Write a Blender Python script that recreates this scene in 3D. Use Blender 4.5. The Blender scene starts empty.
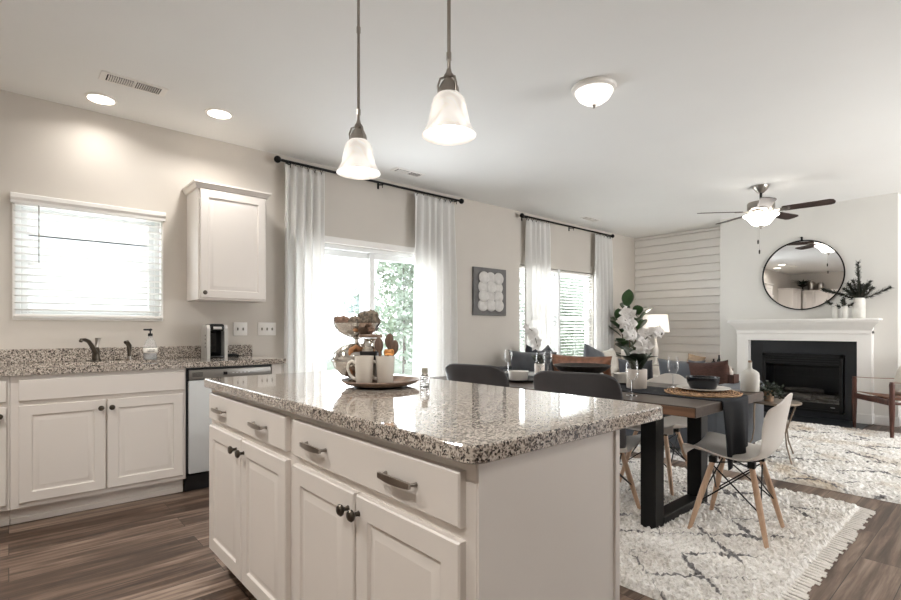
import bpy, bmesh, math, random
from math import sin, cos, pi, radians, sqrt
from mathutils import Vector, Matrix, Euler, noise as mnoise

random.seed(7)
SC = bpy.context.scene
COL = SC.collection

# ------------------------------------------------------------------ camera
cam_d = bpy.data.cameras.new('camera')
cam = bpy.data.objects.new('camera', cam_d)
COL.objects.link(cam)
YAW = math.atan(570.5/502.0)
cam.location = (0, 0, 1.145)
cam.rotation_euler = (pi/2, 0, YAW - pi/2)
cam_d.sensor_width = 36.0
cam_d.lens = 36.0*502.0/901.0
cam_d.shift_y = 29.0/901.0
cam_d.clip_start = 0.02
cam_d.clip_end = 300
SC.camera = cam

# ------------------------------------------------------------------ exposure, world, lights
SC.view_settings.view_transform = 'Standard'
SC.view_settings.look = 'None'
SC.view_settings.exposure = 0.66
SC.view_settings.gamma = 1.0
SC.view_settings.use_curve_mapping = False
SC.cycles.max_bounces = 10
SC.cycles.diffuse_bounces = 6
SC.cycles.glossy_bounces = 5
SC.cycles.transmission_bounces = 10
SC.cycles.transparent_max_bounces = 16
SC.cycles.caustics_reflective = False
SC.cycles.caustics_refractive = False
SC.cycles.sample_clamp_indirect = 6.0

world = bpy.data.worlds.new('world'); SC.world = world
world.use_nodes = True
wn = world.node_tree
wn.nodes.clear()
w_out = wn.nodes.new('ShaderNodeOutputWorld')
w_bg = wn.nodes.new('ShaderNodeBackground')
w_geo = wn.nodes.new('ShaderNodeTexCoord')
w_map = wn.nodes.new('ShaderNodeSeparateXYZ')
w_rmp = wn.nodes.new('ShaderNodeValToRGB')
w_rmp.color_ramp.elements[0].position = 0.0; w_rmp.color_ramp.elements[0].color = (0.95, 0.97, 1.0, 1)
w_rmp.color_ramp.elements[1].position = 0.6; w_rmp.color_ramp.elements[1].color = (0.72, 0.84, 1.0, 1)
wn.links.new(w_geo.outputs['Generated'], w_map.inputs[0])
wn.links.new(w_map.outputs['Z'], w_rmp.inputs[0])
wn.links.new(w_rmp.outputs[0], w_bg.inputs['Color'])
w_bg.inputs['Strength'].default_value = 2.1
wn.links.new(w_bg.outputs[0], w_out.inputs[0])

def lamp(name, kind, loc, energy, color=(1, 1, 1), rot=(0, 0, 0), size=None, size_y=None, shape=None, **kw):
    d = bpy.data.lights.new(name, kind)
    d.energy = energy; d.color = color
    if kind == 'AREA':
        d.shape = shape or ('RECTANGLE' if size_y else 'DISK')
        d.size = size
        if size_y: d.size_y = size_y
    elif size is not None:
        d.shadow_soft_size = size
    for k, v in kw.items(): setattr(d, k, v)
    o = bpy.data.objects.new(name, d); COL.objects.link(o)
    o.location = loc; o.rotation_euler = rot
    return o

# daylight entering through each opening (area lights standing just outside the glass)
DAY = (0.93, 0.97, 1.0)
lamp('daylight_slider', 'AREA', (2.9, 4.78, 1.05), 60, DAY, (-pi/2, 0, 0), 1.75, 1.9)
lamp('daylight_living_window', 'AREA', (6.08, 4.78, 1.35), 52, DAY, (-pi/2, 0, 0), 1.7, 1.3)
lamp('daylight_kitchen_window', 'AREA', (0.47, 4.78, 1.62), 8, DAY, (-pi/2, 0, 0), 0.85, 0.78)
# added fill lamp outside an unseen, invented opening, tilted up to brighten the ceiling
lamp('fill_rear_living', 'AREA', (6.2, -3.2, 1.20), 170, (1.0, 0.995, 0.985), (pi/2+1.15, 0, 0), 3.4, 2.1)
# recessed ceiling cans (x, y): the first two are in view
CANS = [(0.48, 4.21), (1.17, 3.92), (-0.55, 2.6), (-0.7, 0.6), (0.35, -0.8), (1.9, -1.0), (4.2, -1.2), (6.0, -1.2)]
CAN_W = 7

# ------------------------------------------------------------------ materials
def srgb(h):
    h = h.lstrip('#')
    c = [int(h[i:i+2], 16)/255 for i in (0, 2, 4)]
    return tuple((x/12.92 if x <= 0.04045 else ((x+0.055)/1.055)**2.4) for x in c) + (1,)

MATS = {}
def nm(name):
    m = bpy.data.materials.new(name); m.use_nodes = True
    nt = m.node_tree
    return m, nt, nt.nodes['Principled BSDF']

def N(nt, t, **kw):
    n = nt.nodes.new(t)
    for k, v in kw.items():
        if k in n.inputs: n.inputs[k].default_value = v
        else: setattr(n, k, v)
    return n

def ramp(nt, fac, stops):
    r = nt.nodes.new('ShaderNodeValToRGB')
    e = r.color_ramp.elements
    while len(e) < len(stops): e.new(0.5)
    for i, (p, c) in enumerate(stops):
        e[i].position = p; e[i].color = c
    if fac is not None: nt.links.new(fac, r.inputs[0])
    return r

def mixrgb(nt, fac, a, b, mode='MIX'):
    n = nt.nodes.new('ShaderNodeMix'); n.data_type = 'RGBA'; n.blend_type = mode
    for s, v in ((0, fac), (6, a), (7, b)):
        if hasattr(v, 'is_output') or isinstance(v, bpy.types.NodeSocket): nt.links.new(v, n.inputs[s])
        else: n.inputs[s].default_value = v
    return n.outputs[2]

def scale_c(c, k): return (min(1, c[0]*k), min(1, c[1]*k), min(1, c[2]*k), 1)

def mat(name, color, rough=0.5, metal=0.0, var=0.06, scale=8.0, bump=0.0, bscale=80.0, spec=0.5, stretch=None, coat=0.0, sheen=0.0):
    if name in MATS: return MATS[name]
    m, nt, p = nm(name)
    c = srgb(color) if isinstance(color, str) else color
    tc = N(nt, 'ShaderNodeTexCoord')
    co = tc.outputs['Object']
    if stretch:
        mp = N(nt, 'ShaderNodeMapping'); mp.inputs['Scale'].default_value = stretch
        nt.links.new(co, mp.inputs[0]); co = mp.outputs[0]
    nz = N(nt, 'ShaderNodeTexNoise', Scale=scale, Detail=4.0)
    nt.links.new(co, nz.inputs['Vector'])
    r = ramp(nt, nz.outputs['Fac'], [(0.3, scale_c(c, 1-var)), (0.7, scale_c(c, 1+var))])
    nt.links.new(r.outputs[0], p.inputs['Base Color'])
    p.inputs['Roughness'].default_value = rough
    p.inputs['Metallic'].default_value = metal
    p.inputs['Specular IOR Level'].default_value = spec
    if coat: p.inputs['Coat Weight'].default_value = coat
    if sheen: p.inputs['Sheen Weight'].default_value = sheen
    if bump:
        nb = N(nt, 'ShaderNodeTexNoise', Scale=bscale, Detail=3.0)
        nt.links.new(co, nb.inputs['Vector'])
        bp = N(nt, 'ShaderNodeBump', Strength=bump, Distance=0.01)
        nt.links.new(nb.outputs['Fac'], bp.inputs['Height'])
        nt.links.new(bp.outputs[0], p.inputs['Normal'])
    MATS[name] = m
    return m

def mat_wood(name, dark, light, rough=0.5, scale=3.0, axis='x', spec=0.4):
    m, nt, p = nm(name)
    tc = N(nt, 'ShaderNodeTexCoord')
    mp = N(nt, 'ShaderNodeMapping')
    s = {'x': (0.6, 9, 9), 'y': (9, 0.6, 9), 'z': (9, 9, 0.6)}[axis]
    mp.inputs['Scale'].default_value = s
    nt.links.new(tc.outputs['Object'], mp.inputs[0])
    nz = N(nt, 'ShaderNodeTexNoise', Scale=scale, Detail=6.0, Roughness=0.65, Distortion=0.6)
    nt.links.new(mp.outputs[0], nz.inputs['Vector'])
    r = ramp(nt, nz.outputs['Fac'], [(0.3, srgb(dark)), (0.7, srgb(light))])
    nt.links.new(r.outputs[0], p.inputs['Base Color'])
    p.inputs['Roughness'].default_value = rough
    p.inputs['Specular IOR Level'].default_value = spec
    MATS[name] = m
    return m

def mat_glass(name, tint='#ffffff', rough=0.0, ior=1.45):
    m, nt, p = nm(name)
    p.inputs['Base Color'].default_value = srgb(tint)
    p.inputs['Transmission Weight'].default_value = 1.0
    p.inputs['Roughness'].default_value = rough
    p.inputs['IOR'].default_value = ior
    MATS[name] = m
    return m

def mat_thin_glass(name):
    m, nt, p = nm(name)
    nt.nodes.remove(p)
    out = nt.nodes['Material Output']
    tr = N(nt, 'ShaderNodeBsdfTransparent'); gl = N(nt, 'ShaderNodeBsdfGlossy', Roughness=0.02)
    fr = N(nt, 'ShaderNodeFresnel', IOR=1.45)
    gm = N(nt, 'ShaderNodeNewGeometry'); io = N(nt, 'ShaderNodeMapRange'); io.inputs['To Min'].default_value = 1.45; io.inputs['To Max'].default_value = 1/1.45
    nt.links.new(gm.outputs['Backfacing'], io.inputs[0]); nt.links.new(io.outputs[0], fr.inputs['IOR'])
    mx = N(nt, 'ShaderNodeMixShader')
    nt.links.new(fr.outputs[0], mx.inputs[0]); nt.links.new(tr.outputs[0], mx.inputs[1]); nt.links.new(gl.outputs[0], mx.inputs[2])
    nt.links.new(mx.outputs[0], out.inputs[0])
    return m

def mat_glow(name, color, strength, vein=0.25):
    m, nt, p = nm(name)
    tc = N(nt, 'ShaderNodeTexCoord')
    nz = N(nt, 'ShaderNodeTexNoise', Scale=14.0, Detail=3.0, Distortion=1.2)
    nt.links.new(tc.outputs['Object'], nz.inputs['Vector'])
    c = srgb(color)
    r = ramp(nt, nz.outputs['Fac'], [(0.35, scale_c(c, 1-vein)), (0.65, c)])
    nt.links.new(r.outputs[0], p.inputs['Emission Color'])
    p.inputs['Emission Strength'].default_value = strength
    p.inputs['Base Color'].default_value = (0.8, 0.78, 0.74, 1)
    p.inputs['Roughness'].default_value = 0.25
    return m

def mat_fabric_sheer(name, color, trans=0.45):
    m, nt, p = nm(name)
    out = nt.nodes['Material Output']
    c = srgb(color)
    tc = N(nt, 'ShaderNodeTexCoord')
    wv = N(nt, 'ShaderNodeTexNoise', Scale=420.0, Detail=2.0)
    nt.links.new(tc.outputs['Object'], wv.inputs['Vector'])
    r = ramp(nt, wv.outputs['Fac'], [(0.3, scale_c(c, 0.9)), (0.7, scale_c(c, 1.0))])
    nt.links.new(r.outputs[0], p.inputs['Base Color'])
    p.inputs['Roughness'].default_value = 0.9
    p.inputs['Specular IOR Level'].default_value = 0.1
    tl = N(nt, 'ShaderNodeBsdfTranslucent')
    nt.links.new(r.outputs[0], tl.inputs['Color'])
    mx = N(nt, 'ShaderNodeMixShader'); mx.inputs[0].default_value = trans
    nt.links.new(p.outputs[0], mx.inputs[1]); nt.links.new(tl.outputs[0], mx.inputs[2])
    nt.links.new(mx.outputs[0], out.inputs[0])
    return m

def mat_granite():
    m, nt, p = nm('granite')
    tc = N(nt, 'ShaderNodeTexCoord'); co = tc.outputs['Object']
    warp = N(nt, 'ShaderNodeTexNoise', Scale=70.0, Detail=2.0)
    nt.links.new(co, warp.inputs['Vector'])
    add = N(nt, 'ShaderNodeVectorMath', operation='MULTIPLY_ADD')
    nt.links.new(warp.outputs['Color'], add.inputs[0]); add.inputs[1].default_value = (0.012, 0.012, 0.012)
    nt.links.new(co, add.inputs[2])
    v1 = N(nt, 'ShaderNodeTexVoronoi', Scale=260.0); nt.links.new(add.outputs[0], v1.inputs['Vector'])
    sep = N(nt, 'ShaderNodeSeparateColor'); nt.links.new(v1.outputs['Color'], sep.inputs[0])
    n2 = N(nt, 'ShaderNodeTexNoise', Scale=85.0, Detail=4.0, Roughness=0.7); nt.links.new(co, n2.inputs['Vector'])
    mixv = N(nt, 'ShaderNodeMath', operation='MULTIPLY_ADD')
    nt.links.new(n2.outputs['Fac'], mixv.inputs[0]); mixv.inputs[1].default_value = 1.3
    sub = N(nt, 'ShaderNodeMath', operation='MULTIPLY_ADD'); nt.links.new(sep.outputs[0], sub.inputs[0]); sub.inputs[1].default_value = 0.62; sub.inputs[2].default_value = -0.46
    nt.links.new(sub.outputs[0], mixv.inputs[2])
    r = ramp(nt, mixv.outputs[0], [(0.21, srgb('#1f1c1c')), (0.32, srgb('#4e4641')), (0.44, srgb('#8a7f76')), (0.57, srgb('#bbb1a6')), (0.82, srgb('#d2cac0'))])
    r.color_ramp.interpolation = 'LINEAR'
    nt.links.new(r.outputs[0], p.inputs['Base Color'])
    p.inputs['Roughness'].default_value = 0.06
    p.inputs['Specular IOR Level'].default_value = 0.65
    p.inputs['Coat Weight'].default_value = 0.4
    p.inputs['Coat Roughness'].default_value = 0.03
    return m

def mat_floor():
    m, nt, p = nm('plank_floor')
    tc = N(nt, 'ShaderNodeTexCoord'); co = tc.outputs['Object']
    br = N(nt, 'ShaderNodeTexBrick')
    br.offset = 0.37; br.squash = 1.0
    br.inputs['Scale'].default_value = 1.0
    br.inputs['Brick Width'].default_value = 1.22
    br.inputs['Row Height'].default_value = 0.178
    br.inputs['Mortar Size'].default_value = 0.0016
    br.inputs['Mortar Smooth'].default_value = 0.0
    br.inputs['Bias'].default_value = 0.0
    br.inputs['Color1'].default_value = (0, 0, 0, 1); br.inputs['Color2'].default_value = (1, 1, 1, 1); br.inputs['Mortar'].default_value = (0.5, 0.5, 0.5, 1)
    nt.links.new(co, br.inputs['Vector'])
    mp = N(nt, 'ShaderNodeMapping'); mp.inputs['Scale'].default_value = (0.9, 13, 1)
    # each plank has its own grain: shift the lookup with the plank tone
    sh = N(nt, 'ShaderNodeVectorMath', operation='MULTIPLY_ADD'); nt.links.new(br.outputs['Color'], sh.inputs[0]); sh.inputs[1].default_value = (7.3, 3.1, 5.0)
    nt.links.new(co, sh.inputs[2]); nt.links.new(sh.outputs[0], mp.inputs[0])
    nz = N(nt, 'ShaderNodeTexNoise', Scale=1.7, Detail=7.0, Roughness=0.62, Distortion=0.5); nt.links.new(mp.outputs[0], nz.inputs['Vector'])
    sep = N(nt, 'ShaderNodeSeparateColor'); nt.links.new(br.outputs['Color'], sep.inputs[0])
    ad = N(nt, 'ShaderNodeMath', operation='MULTIPLY_ADD'); nt.links.new(sep.outputs[0], ad.inputs[0]); ad.inputs[1].default_value = 0.22; nt.links.new(nz.outputs['Fac'], ad.inputs[2])
    r = ramp(nt, ad.outputs[0], [(0.36, srgb('#32261e')), (0.52, srgb('#4e3d32')), (0.64, srgb('#705d50')), (0.82, srgb('#9a8778'))])
    dark = mixrgb(nt, br.outputs['Fac'], r.outputs[0], srgb('#2c241f'))
    nt.links.new(dark, p.inputs['Base Color'])
    p.inputs['Roughness'].default_value = 0.38
    p.inputs['Specular IOR Level'].default_value = 0.35
    bp = N(nt, 'ShaderNodeBump', Strength=0.15, Distance=0.002); nt.links.new(nz.outputs['Fac'], bp.inputs['Height']); nt.links.new(bp.outputs[0], p.inputs['Normal'])
    return m

def mat_rug(name, seed, a=0.30, b=0.36, tan=0.35):
    m, nt, p = nm(name)
    tc = N(nt, 'ShaderNodeTexCoord'); co = tc.outputs['Object']
    wz = N(nt, 'ShaderNodeTexNoise', Scale=5.0, Detail=4.0, Roughness=0.6); nt.links.new(co, wz.inputs['Vector'])
    ad = N(nt, 'ShaderNodeVectorMath', operation='MULTIPLY_ADD'); nt.links.new(wz.outputs['Color'], ad.inputs[0]); ad.inputs[1].default_value = (0.09, 0.09, 0); nt.links.new(co, ad.inputs[2])
    fz = N(nt, 'ShaderNodeTexNoise', Scale=55.0, Detail=2.0); nt.links.new(co, fz.inputs['Vector'])
    ad2 = N(nt, 'ShaderNodeVectorMath', operation='MULTIPLY_ADD'); nt.links.new(fz.outputs['Color'], ad2.inputs[0]); ad2.inputs[1].default_value = (0.028, 0.028, 0); nt.links.new(ad.outputs[0], ad2.inputs[2])
    sp = N(nt, 'ShaderNodeSeparateXYZ'); nt.links.new(ad2.outputs[0], sp.inputs[0])
    outs = []
    for s in (1, -1):
        mx = N(nt, 'ShaderNodeMath', operation='MULTIPLY'); nt.links.new(sp.outputs['X'], mx.inputs[0]); mx.inputs[1].default_value = s/a
        my = N(nt, 'ShaderNodeMath', operation='MULTIPLY_ADD'); nt.links.new(sp.outputs['Y'], my.inputs[0]); my.inputs[1].default_value = 1/b; nt.links.new(mx.outputs[0], my.inputs[2])
        pp = N(nt, 'ShaderNodeMath', operation='PINGPONG'); nt.links.new(my.outputs[0], pp.inputs[0]); pp.inputs[1].default_value = 0.5
        outs.append(pp.outputs[0])
    mn = N(nt, 'ShaderNodeMath', operation='MINIMUM'); nt.links.new(outs[0], mn.inputs[0]); nt.links.new(outs[1], mn.inputs[1])
    gap = N(nt, 'ShaderNodeTexNoise', Scale=3.2, Detail=2.0); 
    off = N(nt, 'ShaderNodeVectorMath', operation='ADD'); nt.links.new(co, off.inputs[0]); off.inputs[1].default_value = (seed*3.7, seed*1.9, 0); nt.links.new(off.outputs[0], gap.inputs['Vector'])
    gs = N(nt, 'ShaderNodeMath', operation='MULTIPLY_ADD'); nt.links.new(gap.outputs['Fac'], gs.inputs[0]); gs.inputs[1].default_value = -0.26; gs.inputs[2].default_value = 0.120
    sm = N(nt, 'ShaderNodeMath', operation='SUBTRACT'); nt.links.new(mn.outputs[0], sm.inputs[0]); nt.links.new(gs.outputs[0], sm.inputs[1])
    line = ramp(nt, sm.outputs[0], [(0.010, (.9, .9, .9, 1)), (0.034, (0, 0, 0, 1))])
    pile = N(nt, 'ShaderNodeTexNoise', Scale=46.0, Detail=7.0, Roughness=0.75); nt.links.new(co, pile.inputs['Vector'])
    base = ramp(nt, pile.outputs['Fac'], [(0.34, srgb('#b3aea8')), (0.46, srgb('#e4e1dc')), (0.60, srgb('#fbf9f6'))])
    tz = N(nt, 'ShaderNodeTexNoise', Scale=2.4, Detail=3.0); nt.links.new(off.outputs[0], tz.inputs['Vector'])
    tf = ramp(nt, tz.outputs['Fac'], [(0.50, (0, 0, 0, 1)), (0.68, (tan, tan, tan, 1))])
    c1 = mixrgb(nt, tf.outputs[0], base.outputs[0], srgb('#b9a78f'))
    lc = ramp(nt, pile.outputs['Fac'], [(0.38, srgb('#38383c')), (0.62, srgb('#8a888a'))])
    c2 = mixrgb(nt, line.outputs[0], c1, lc.outputs[0])
    nt.links.new(c2, p.inputs['Base Color'])
    p.inputs['Roughness'].default_value = 0.95
    p.inputs['Specular IOR Level'].default_value = 0.1
    bp = N(nt, 'ShaderNodeBump', Strength=0.5, Distance=0.01); nt.links.new(pile.outputs['Fac'], bp.inputs['Height']); nt.links.new(bp.outputs[0], p.inputs['Normal'])
    return m

def mat_woven(name, dark, light, scale=60):
    m, nt, p = nm(name)
    tc = N(nt, 'ShaderNodeTexCoord'); co = tc.outputs['Object']
    w1 = N(nt, 'ShaderNodeTexWave', Scale=scale, Distortion=1.5); w1.wave_type = 'RINGS'; w1.rings_direction = 'Z'
    nt.links.new(co, w1.inputs['Vector'])
    nz = N(nt, 'ShaderNodeTexNoise', Scale=90.0, Detail=3.0); nt.links.new(co, nz.inputs['Vector'])
    mx = N(nt, 'ShaderNodeMath', operation='MULTIPLY'); nt.links.new(w1.outputs['Fac'], mx.inputs[0]); nt.links.new(nz.outputs['Fac'], mx.inputs[1])
    r = ramp(nt, mx.outputs[0], [(0.1, srgb(dark)), (0.45, srgb(light))])
    nt.links.new(r.outputs[0], p.inputs['Base Color'])
    p.inputs['Roughness'].default_value = 0.85
    bp = N(nt, 'ShaderNodeBump', Strength=0.8, Distance=0.01); nt.links.new(mx.outputs[0], bp.inputs['Height']); nt.links.new(bp.outputs[0], p.inputs['Normal'])
    return m

def mat_siding(name, color, pitch=0.13):
    m, nt, p = nm(name)
    tc = N(nt, 'ShaderNodeTexCoord'); sp = N(nt, 'ShaderNodeSeparateXYZ'); nt.links.new(tc.outputs['Object'], sp.inputs[0])
    ml = N(nt, 'ShaderNodeMath', operation='MULTIPLY'); nt.links.new(sp.outputs['Z'], ml.inputs[0]); ml.inputs[1].default_value = 1/pitch
    fr = N(nt, 'ShaderNodeMath', operation='FRACT'); nt.links.new(ml.outputs[0], fr.inputs[0])
    c = srgb(color)
    r = ramp(nt, fr.outputs[0], [(0.0, scale_c(c, 0.7)), (0.08, c)])
    nt.links.new(r.outputs[0], p.inputs['Base Color']); p.inputs['Roughness'].default_value = 0.7
    return m

M = {}
M['wall'] = mat('wall_paint', '#ccc6be', 0.85, var=0.015, scale=3, bump=0.02, bscale=300, spec=0.2)
M['wall_far'] = mat('fireplace_wall_paint', '#d8d6d1', 0.85, var=0.015, scale=3, bump=0.02, bscale=300, spec=0.2)
M['ceil'] = mat('ceiling_paint', '#eaeae8', 0.9, var=0.01, scale=2, bump=0.03, bscale=220, spec=0.15)
M['trim'] = mat('white_trim_paint', '#e9e7e3', 0.4, var=0.01)
M['shiplap'] = mat('shiplap_paint', '#eeebe7', 0.5, var=0.02, scale=5, stretch=(1, 0.3, 4))
M['cab'] = mat('cabinet_paint', '#dcd6d0', 0.38, var=0.012, scale=4)
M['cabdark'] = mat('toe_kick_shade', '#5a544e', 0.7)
M['gap'] = mat('dark_gap', '#2a2725', 0.9)
M['granite'] = mat_granite()
M['floor'] = mat_floor()
M['steel'] = mat('stainless_steel', '#b9bcbd', 0.28, 1.0, var=0.03, scale=3, stretch=(1, 1, 40))
M['dw'] = mat('dishwasher_front', '#d5d9db', 0.32, 0.25, var=0.02, scale=3)
M['dwtop'] = mat('dishwasher_console', '#8d8a86', 0.32, 0.85, var=0.04)
M['nickel'] = mat('brushed_nickel', '#a59f98', 0.28, 1.0, var=0.05, scale=20)
M['knob'] = mat('pewter_knob', '#575149', 0.32, 0.95, var=0.05, scale=20)
M['chrome'] = mat('polished_silver', '#d9d6d1', 0.08, 1.0, var=0.03, bump=0.15, bscale=45)
M['blackmetal'] = mat('black_metal', '#161616', 0.45, 0.6, var=0.08)
M['blackplastic'] = mat('black_plastic', '#121316', 0.3, var=0.08)
M['blackgloss'] = mat('black_gloss', '#0b0c10', 0.12, var=0.05)
M['white_plastic'] = mat('white_plastic', '#ece9e4', 0.35, var=0.01)
M['silver_plastic'] = mat('silver_plastic', '#c9c8c5', 0.3, 0.5, var=0.02)
M['ceramic'] = mat('white_ceramic', '#e8e3dc', 0.25, var=0.02)
M['ceramic_grey'] = mat('mug_ceramic', '#d5d0c8', 0.22, var=0.02)
M['potwhite'] = mat('matte_white_pot', '#d9d0c7', 0.6, var=0.03)
M['crackle'] = mat('weathered_white_ceramic', '#d8d6cf', 0.5, var=0.12, scale=10)
M['navy'] = mat('navy_linen', '#171a21', 0.9, var=0.12, scale=40, bump=0.15, bscale=500)
M['navybowl'] = mat('navy_glazed_stoneware', '#10141d', 0.22, var=0.12, scale=30)
M['charcoal'] = mat('charcoal_leatherette', '#3a383a', 0.5, var=0.08, scale=14, bump=0.08, bscale=260)
M['shellwhite'] = mat('white_shell_plastic', '#d8d2cb', 0.38, var=0.015)
M['beech'] = mat_wood('beech_wood', '#ab8a70', '#d0b298', 0.5, 3, 'z')
M['darkwood'] = mat_wood('dark_walnut', '#35201a', '#5a352a', 0.42, 3, 'z')
M['tabletop'] = mat_wood('grey_brown_table_wood', '#362d27', '#564940', 0.36, 2.5, 'y')
M['tableedge'] = mat_wood('brown_table_edge', '#523828', '#86634a', 0.4, 2.5, 'y')
M['traywood'] = mat_wood('tray_wood', '#4b382f', '#a08877', 0.45, 4, 'x')
M['lightwood'] = mat_wood('honey_wood', '#8f5f3c', '#bf8c61', 0.5, 4, 'z')
M['spoon'] = mat_wood('spoon_wood', '#4a3a32', '#7a6456', 0.55, 4, 'z')
M['fanwood'] = mat_wood('fan_blade_wood', '#241a17', '#46332c', 0.45, 4, 'x')
M['bowlwood'] = mat_wood('dark_carved_wood', '#1d1a17', '#3d362f', 0.5, 4, 'x')
M['sofa'] = mat('slate_blue_velvet', '#474b51', 0.8, var=0.16, scale=5, sheen=0.25, bump=0.05, bscale=400)
M['sofadark'] = mat('navy_velvet', '#2a2d35', 0.85, var=0.16, scale=5, sheen=0.2)
M['cushionblue'] = mat('grey_blue_velvet', '#565a60', 0.75, var=0.2, scale=6, sheen=0.3)
M['cushiongrey'] = mat('grey_velvet', '#47494f', 0.8, var=0.15, scale=6, sheen=0.2)
M['cognac'] = mat('cognac_leather', '#875b43', 0.45, var=0.3, scale=16, bump=0.08, bscale=90)
M['brownweave'] = mat('brown_plaid_wool', '#4b3129', 0.9, var=0.35, scale=30, stretch=(1, 1, 6), bump=0.2, bscale=300)
M['cream'] = mat('cream_linen', '#cfc9c0', 0.9, var=0.05, scale=20, bump=0.1, bscale=400)
M['tanlinen'] = mat('tan_linen', '#b59f88', 0.9, var=0.08, scale=20)
M['mat'] = mat_woven('seagrass_weave', '#5f4128', '#d1a983', 22)
M['curtain'] = mat_fabric_sheer('white_sheer_linen', '#f8f7f5', 0.38)
M['blind'] = mat_fabric_sheer('white_blind_slat', '#f3f2ef', 0.16)
M['vinyl'] = mat('white_vinyl_frame', '#eceeed', 0.4, var=0.01)
M['glass'] = mat_thin_glass('window_glass')
M['crystal'] = mat_glass('clear_glass')
M['artgrey'] = mat('grey_canvas', '#6f6e6d', 0.85, var=0.1, scale=18, bump=0.1, bscale=200)
M['artwhite'] = mat('white_plaster_relief', '#cfccc8', 0.8, var=0.12, scale=14, bump=0.2, bscale=60)
M['slate'] = mat('black_slate_tile', '#212428', 0.35, var=0.12, scale=6)
M['firebox'] = mat('firebox_black', '#0b0c0e', 0.4, 0.3, var=0.1)
M['fireglass'] = mat('fire_glass', '#08090b', 0.08, var=0.05)
M['ash'] = mat('ember_bed', '#36322f', 0.9, var=0.35, scale=30, bump=0.5, bscale=60)
M['log'] = mat('ceramic_log', '#3a3531', 0.85, var=0.3, scale=20, bump=0.4, bscale=40)
M['gold'] = mat('champagne_metal', '#8d7f71', 0.35, 0.85, var=0.05)
M['leaf'] = mat('dark_green_leaf', '#22301f', 0.4, var=0.35, scale=9)
M['leafmid'] = mat('rubber_plant_leaf', '#33492c', 0.32, var=0.45, scale=7)
M['leafpine'] = mat('dark_pine_needles', '#23291f', 0.7, var=0.3, scale=14)
M['stem'] = mat('plant_stem', '#4a4a32', 0.6, var=0.1)
M['petal'] = mat('orchid_petal', '#efedeb', 0.6, var=0.02)
M['petalheart'] = mat('orchid_heart', '#a86a70', 0.6)
M['bud'] = mat('dark_bud', '#2a2328', 0.6)
M['soil'] = mat('potting_soil', '#3a2f27', 0.95, var=0.3, scale=60)
M['artichoke'] = mat('mottled_brown_decor', '#6b6053', 0.8, var=0.75, scale=85, bump=1.0, bscale=120)
M['artichoke2'] = mat('rust_decor', '#7d6455', 0.8, var=0.7, scale=85, bump=1.0, bscale=120)
M['biscuit'] = mat('dried_orange', '#c48a4c', 0.7, var=0.35, scale=24)
M['greycap'] = mat('grey_cork_cap', '#8f8c80', 0.8, var=0.15, scale=40)
M['mirror'] = mat('mirror_silver', '#f2f2f2', 0.0, 1.0, var=0.0)
M['terracotta'] = mat('tan_pot', '#a88b72', 0.7, var=0.1)
M['rug1'] = mat_rug('shag_rug_dining', 1, 0.33, 0.37, 0.15)
M['rug2'] = mat_rug('shag_rug_living', 2, 0.40, 0.54, 0.8)
M['rugfringe'] = mat('rug_fringe_wool', '#f7f4ef', 0.95, var=0.06, scale=60)
M['pendant_glow'] = mat_glow('pendant_glass_glow', '#fff8f0', .5, 0.6)
M['bowl_glow'] = mat_glow('ceiling_bowl_glow', '#fff8ee', 1.2, 0.4)
M['fan_glow'] = mat_glow('fan_bowl_glow', '#fff8ee', 5.0, 0.15)
M['can_glow'] = mat_glow('recessed_lens_glow', '#fff4e6', 6.0, 0.0)
M['shade_glow'] = mat_glow('lamp_shade_glow', '#fff4e6', 0.5, 0.06)
M['lawn'] = mat('lawn_grass', '#a9ad94', 0.95, var=0.2, scale=3)
M['patio'] = mat('patio_concrete', '#c9c6bf', 0.9, var=0.05)
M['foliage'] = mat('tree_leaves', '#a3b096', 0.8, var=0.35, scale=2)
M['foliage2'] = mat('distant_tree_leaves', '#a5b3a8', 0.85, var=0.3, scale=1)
M['bark'] = mat('tree_bark', '#6b5d50', 0.9, var=0.2)
M['siding'] = mat_siding('white_lap_siding', '#e6e6e3')
M['roofing'] = mat('grey_shingles', '#cfcdca', 0.9, var=0.2, scale=14)
M['label'] = mat('paper_label', '#e9e6e0', 0.7, var=0.03)
M['ink'] = mat('grey_ink', '#55524e', 0.8)
def mat_clear_plastic():
    m = mat_thin_glass('clear_plastic'); nt = m.node_tree; out = nt.nodes['Material Output']; src = out.inputs[0].links[0].from_socket
    df = N(nt, 'ShaderNodeBsdfDiffuse'); tc = N(nt, 'ShaderNodeTexCoord'); nz = N(nt, 'ShaderNodeTexNoise', Scale=6.0); nt.links.new(tc.outputs['Object'], nz.inputs['Vector'])
    r = ramp(nt, nz.outputs['Fac'], [(0.3, (.62, .63, .64, 1)), (0.7, (.74, .75, .76, 1))]); nt.links.new(r.outputs[0], df.inputs['Color'])
    mx = N(nt, 'ShaderNodeMixShader'); mx.inputs[0].default_value = .28; nt.links.new(src, mx.inputs[1]); nt.links.new(df.outputs[0], mx.inputs[2]); nt.links.new(mx.outputs[0], out.inputs[0])
    return m
M['plastic_clear'] = mat_clear_plastic()
M['soap'] = mat('clear_soap_liquid', '#8b8e92', 0.15, var=0.03)

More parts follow.
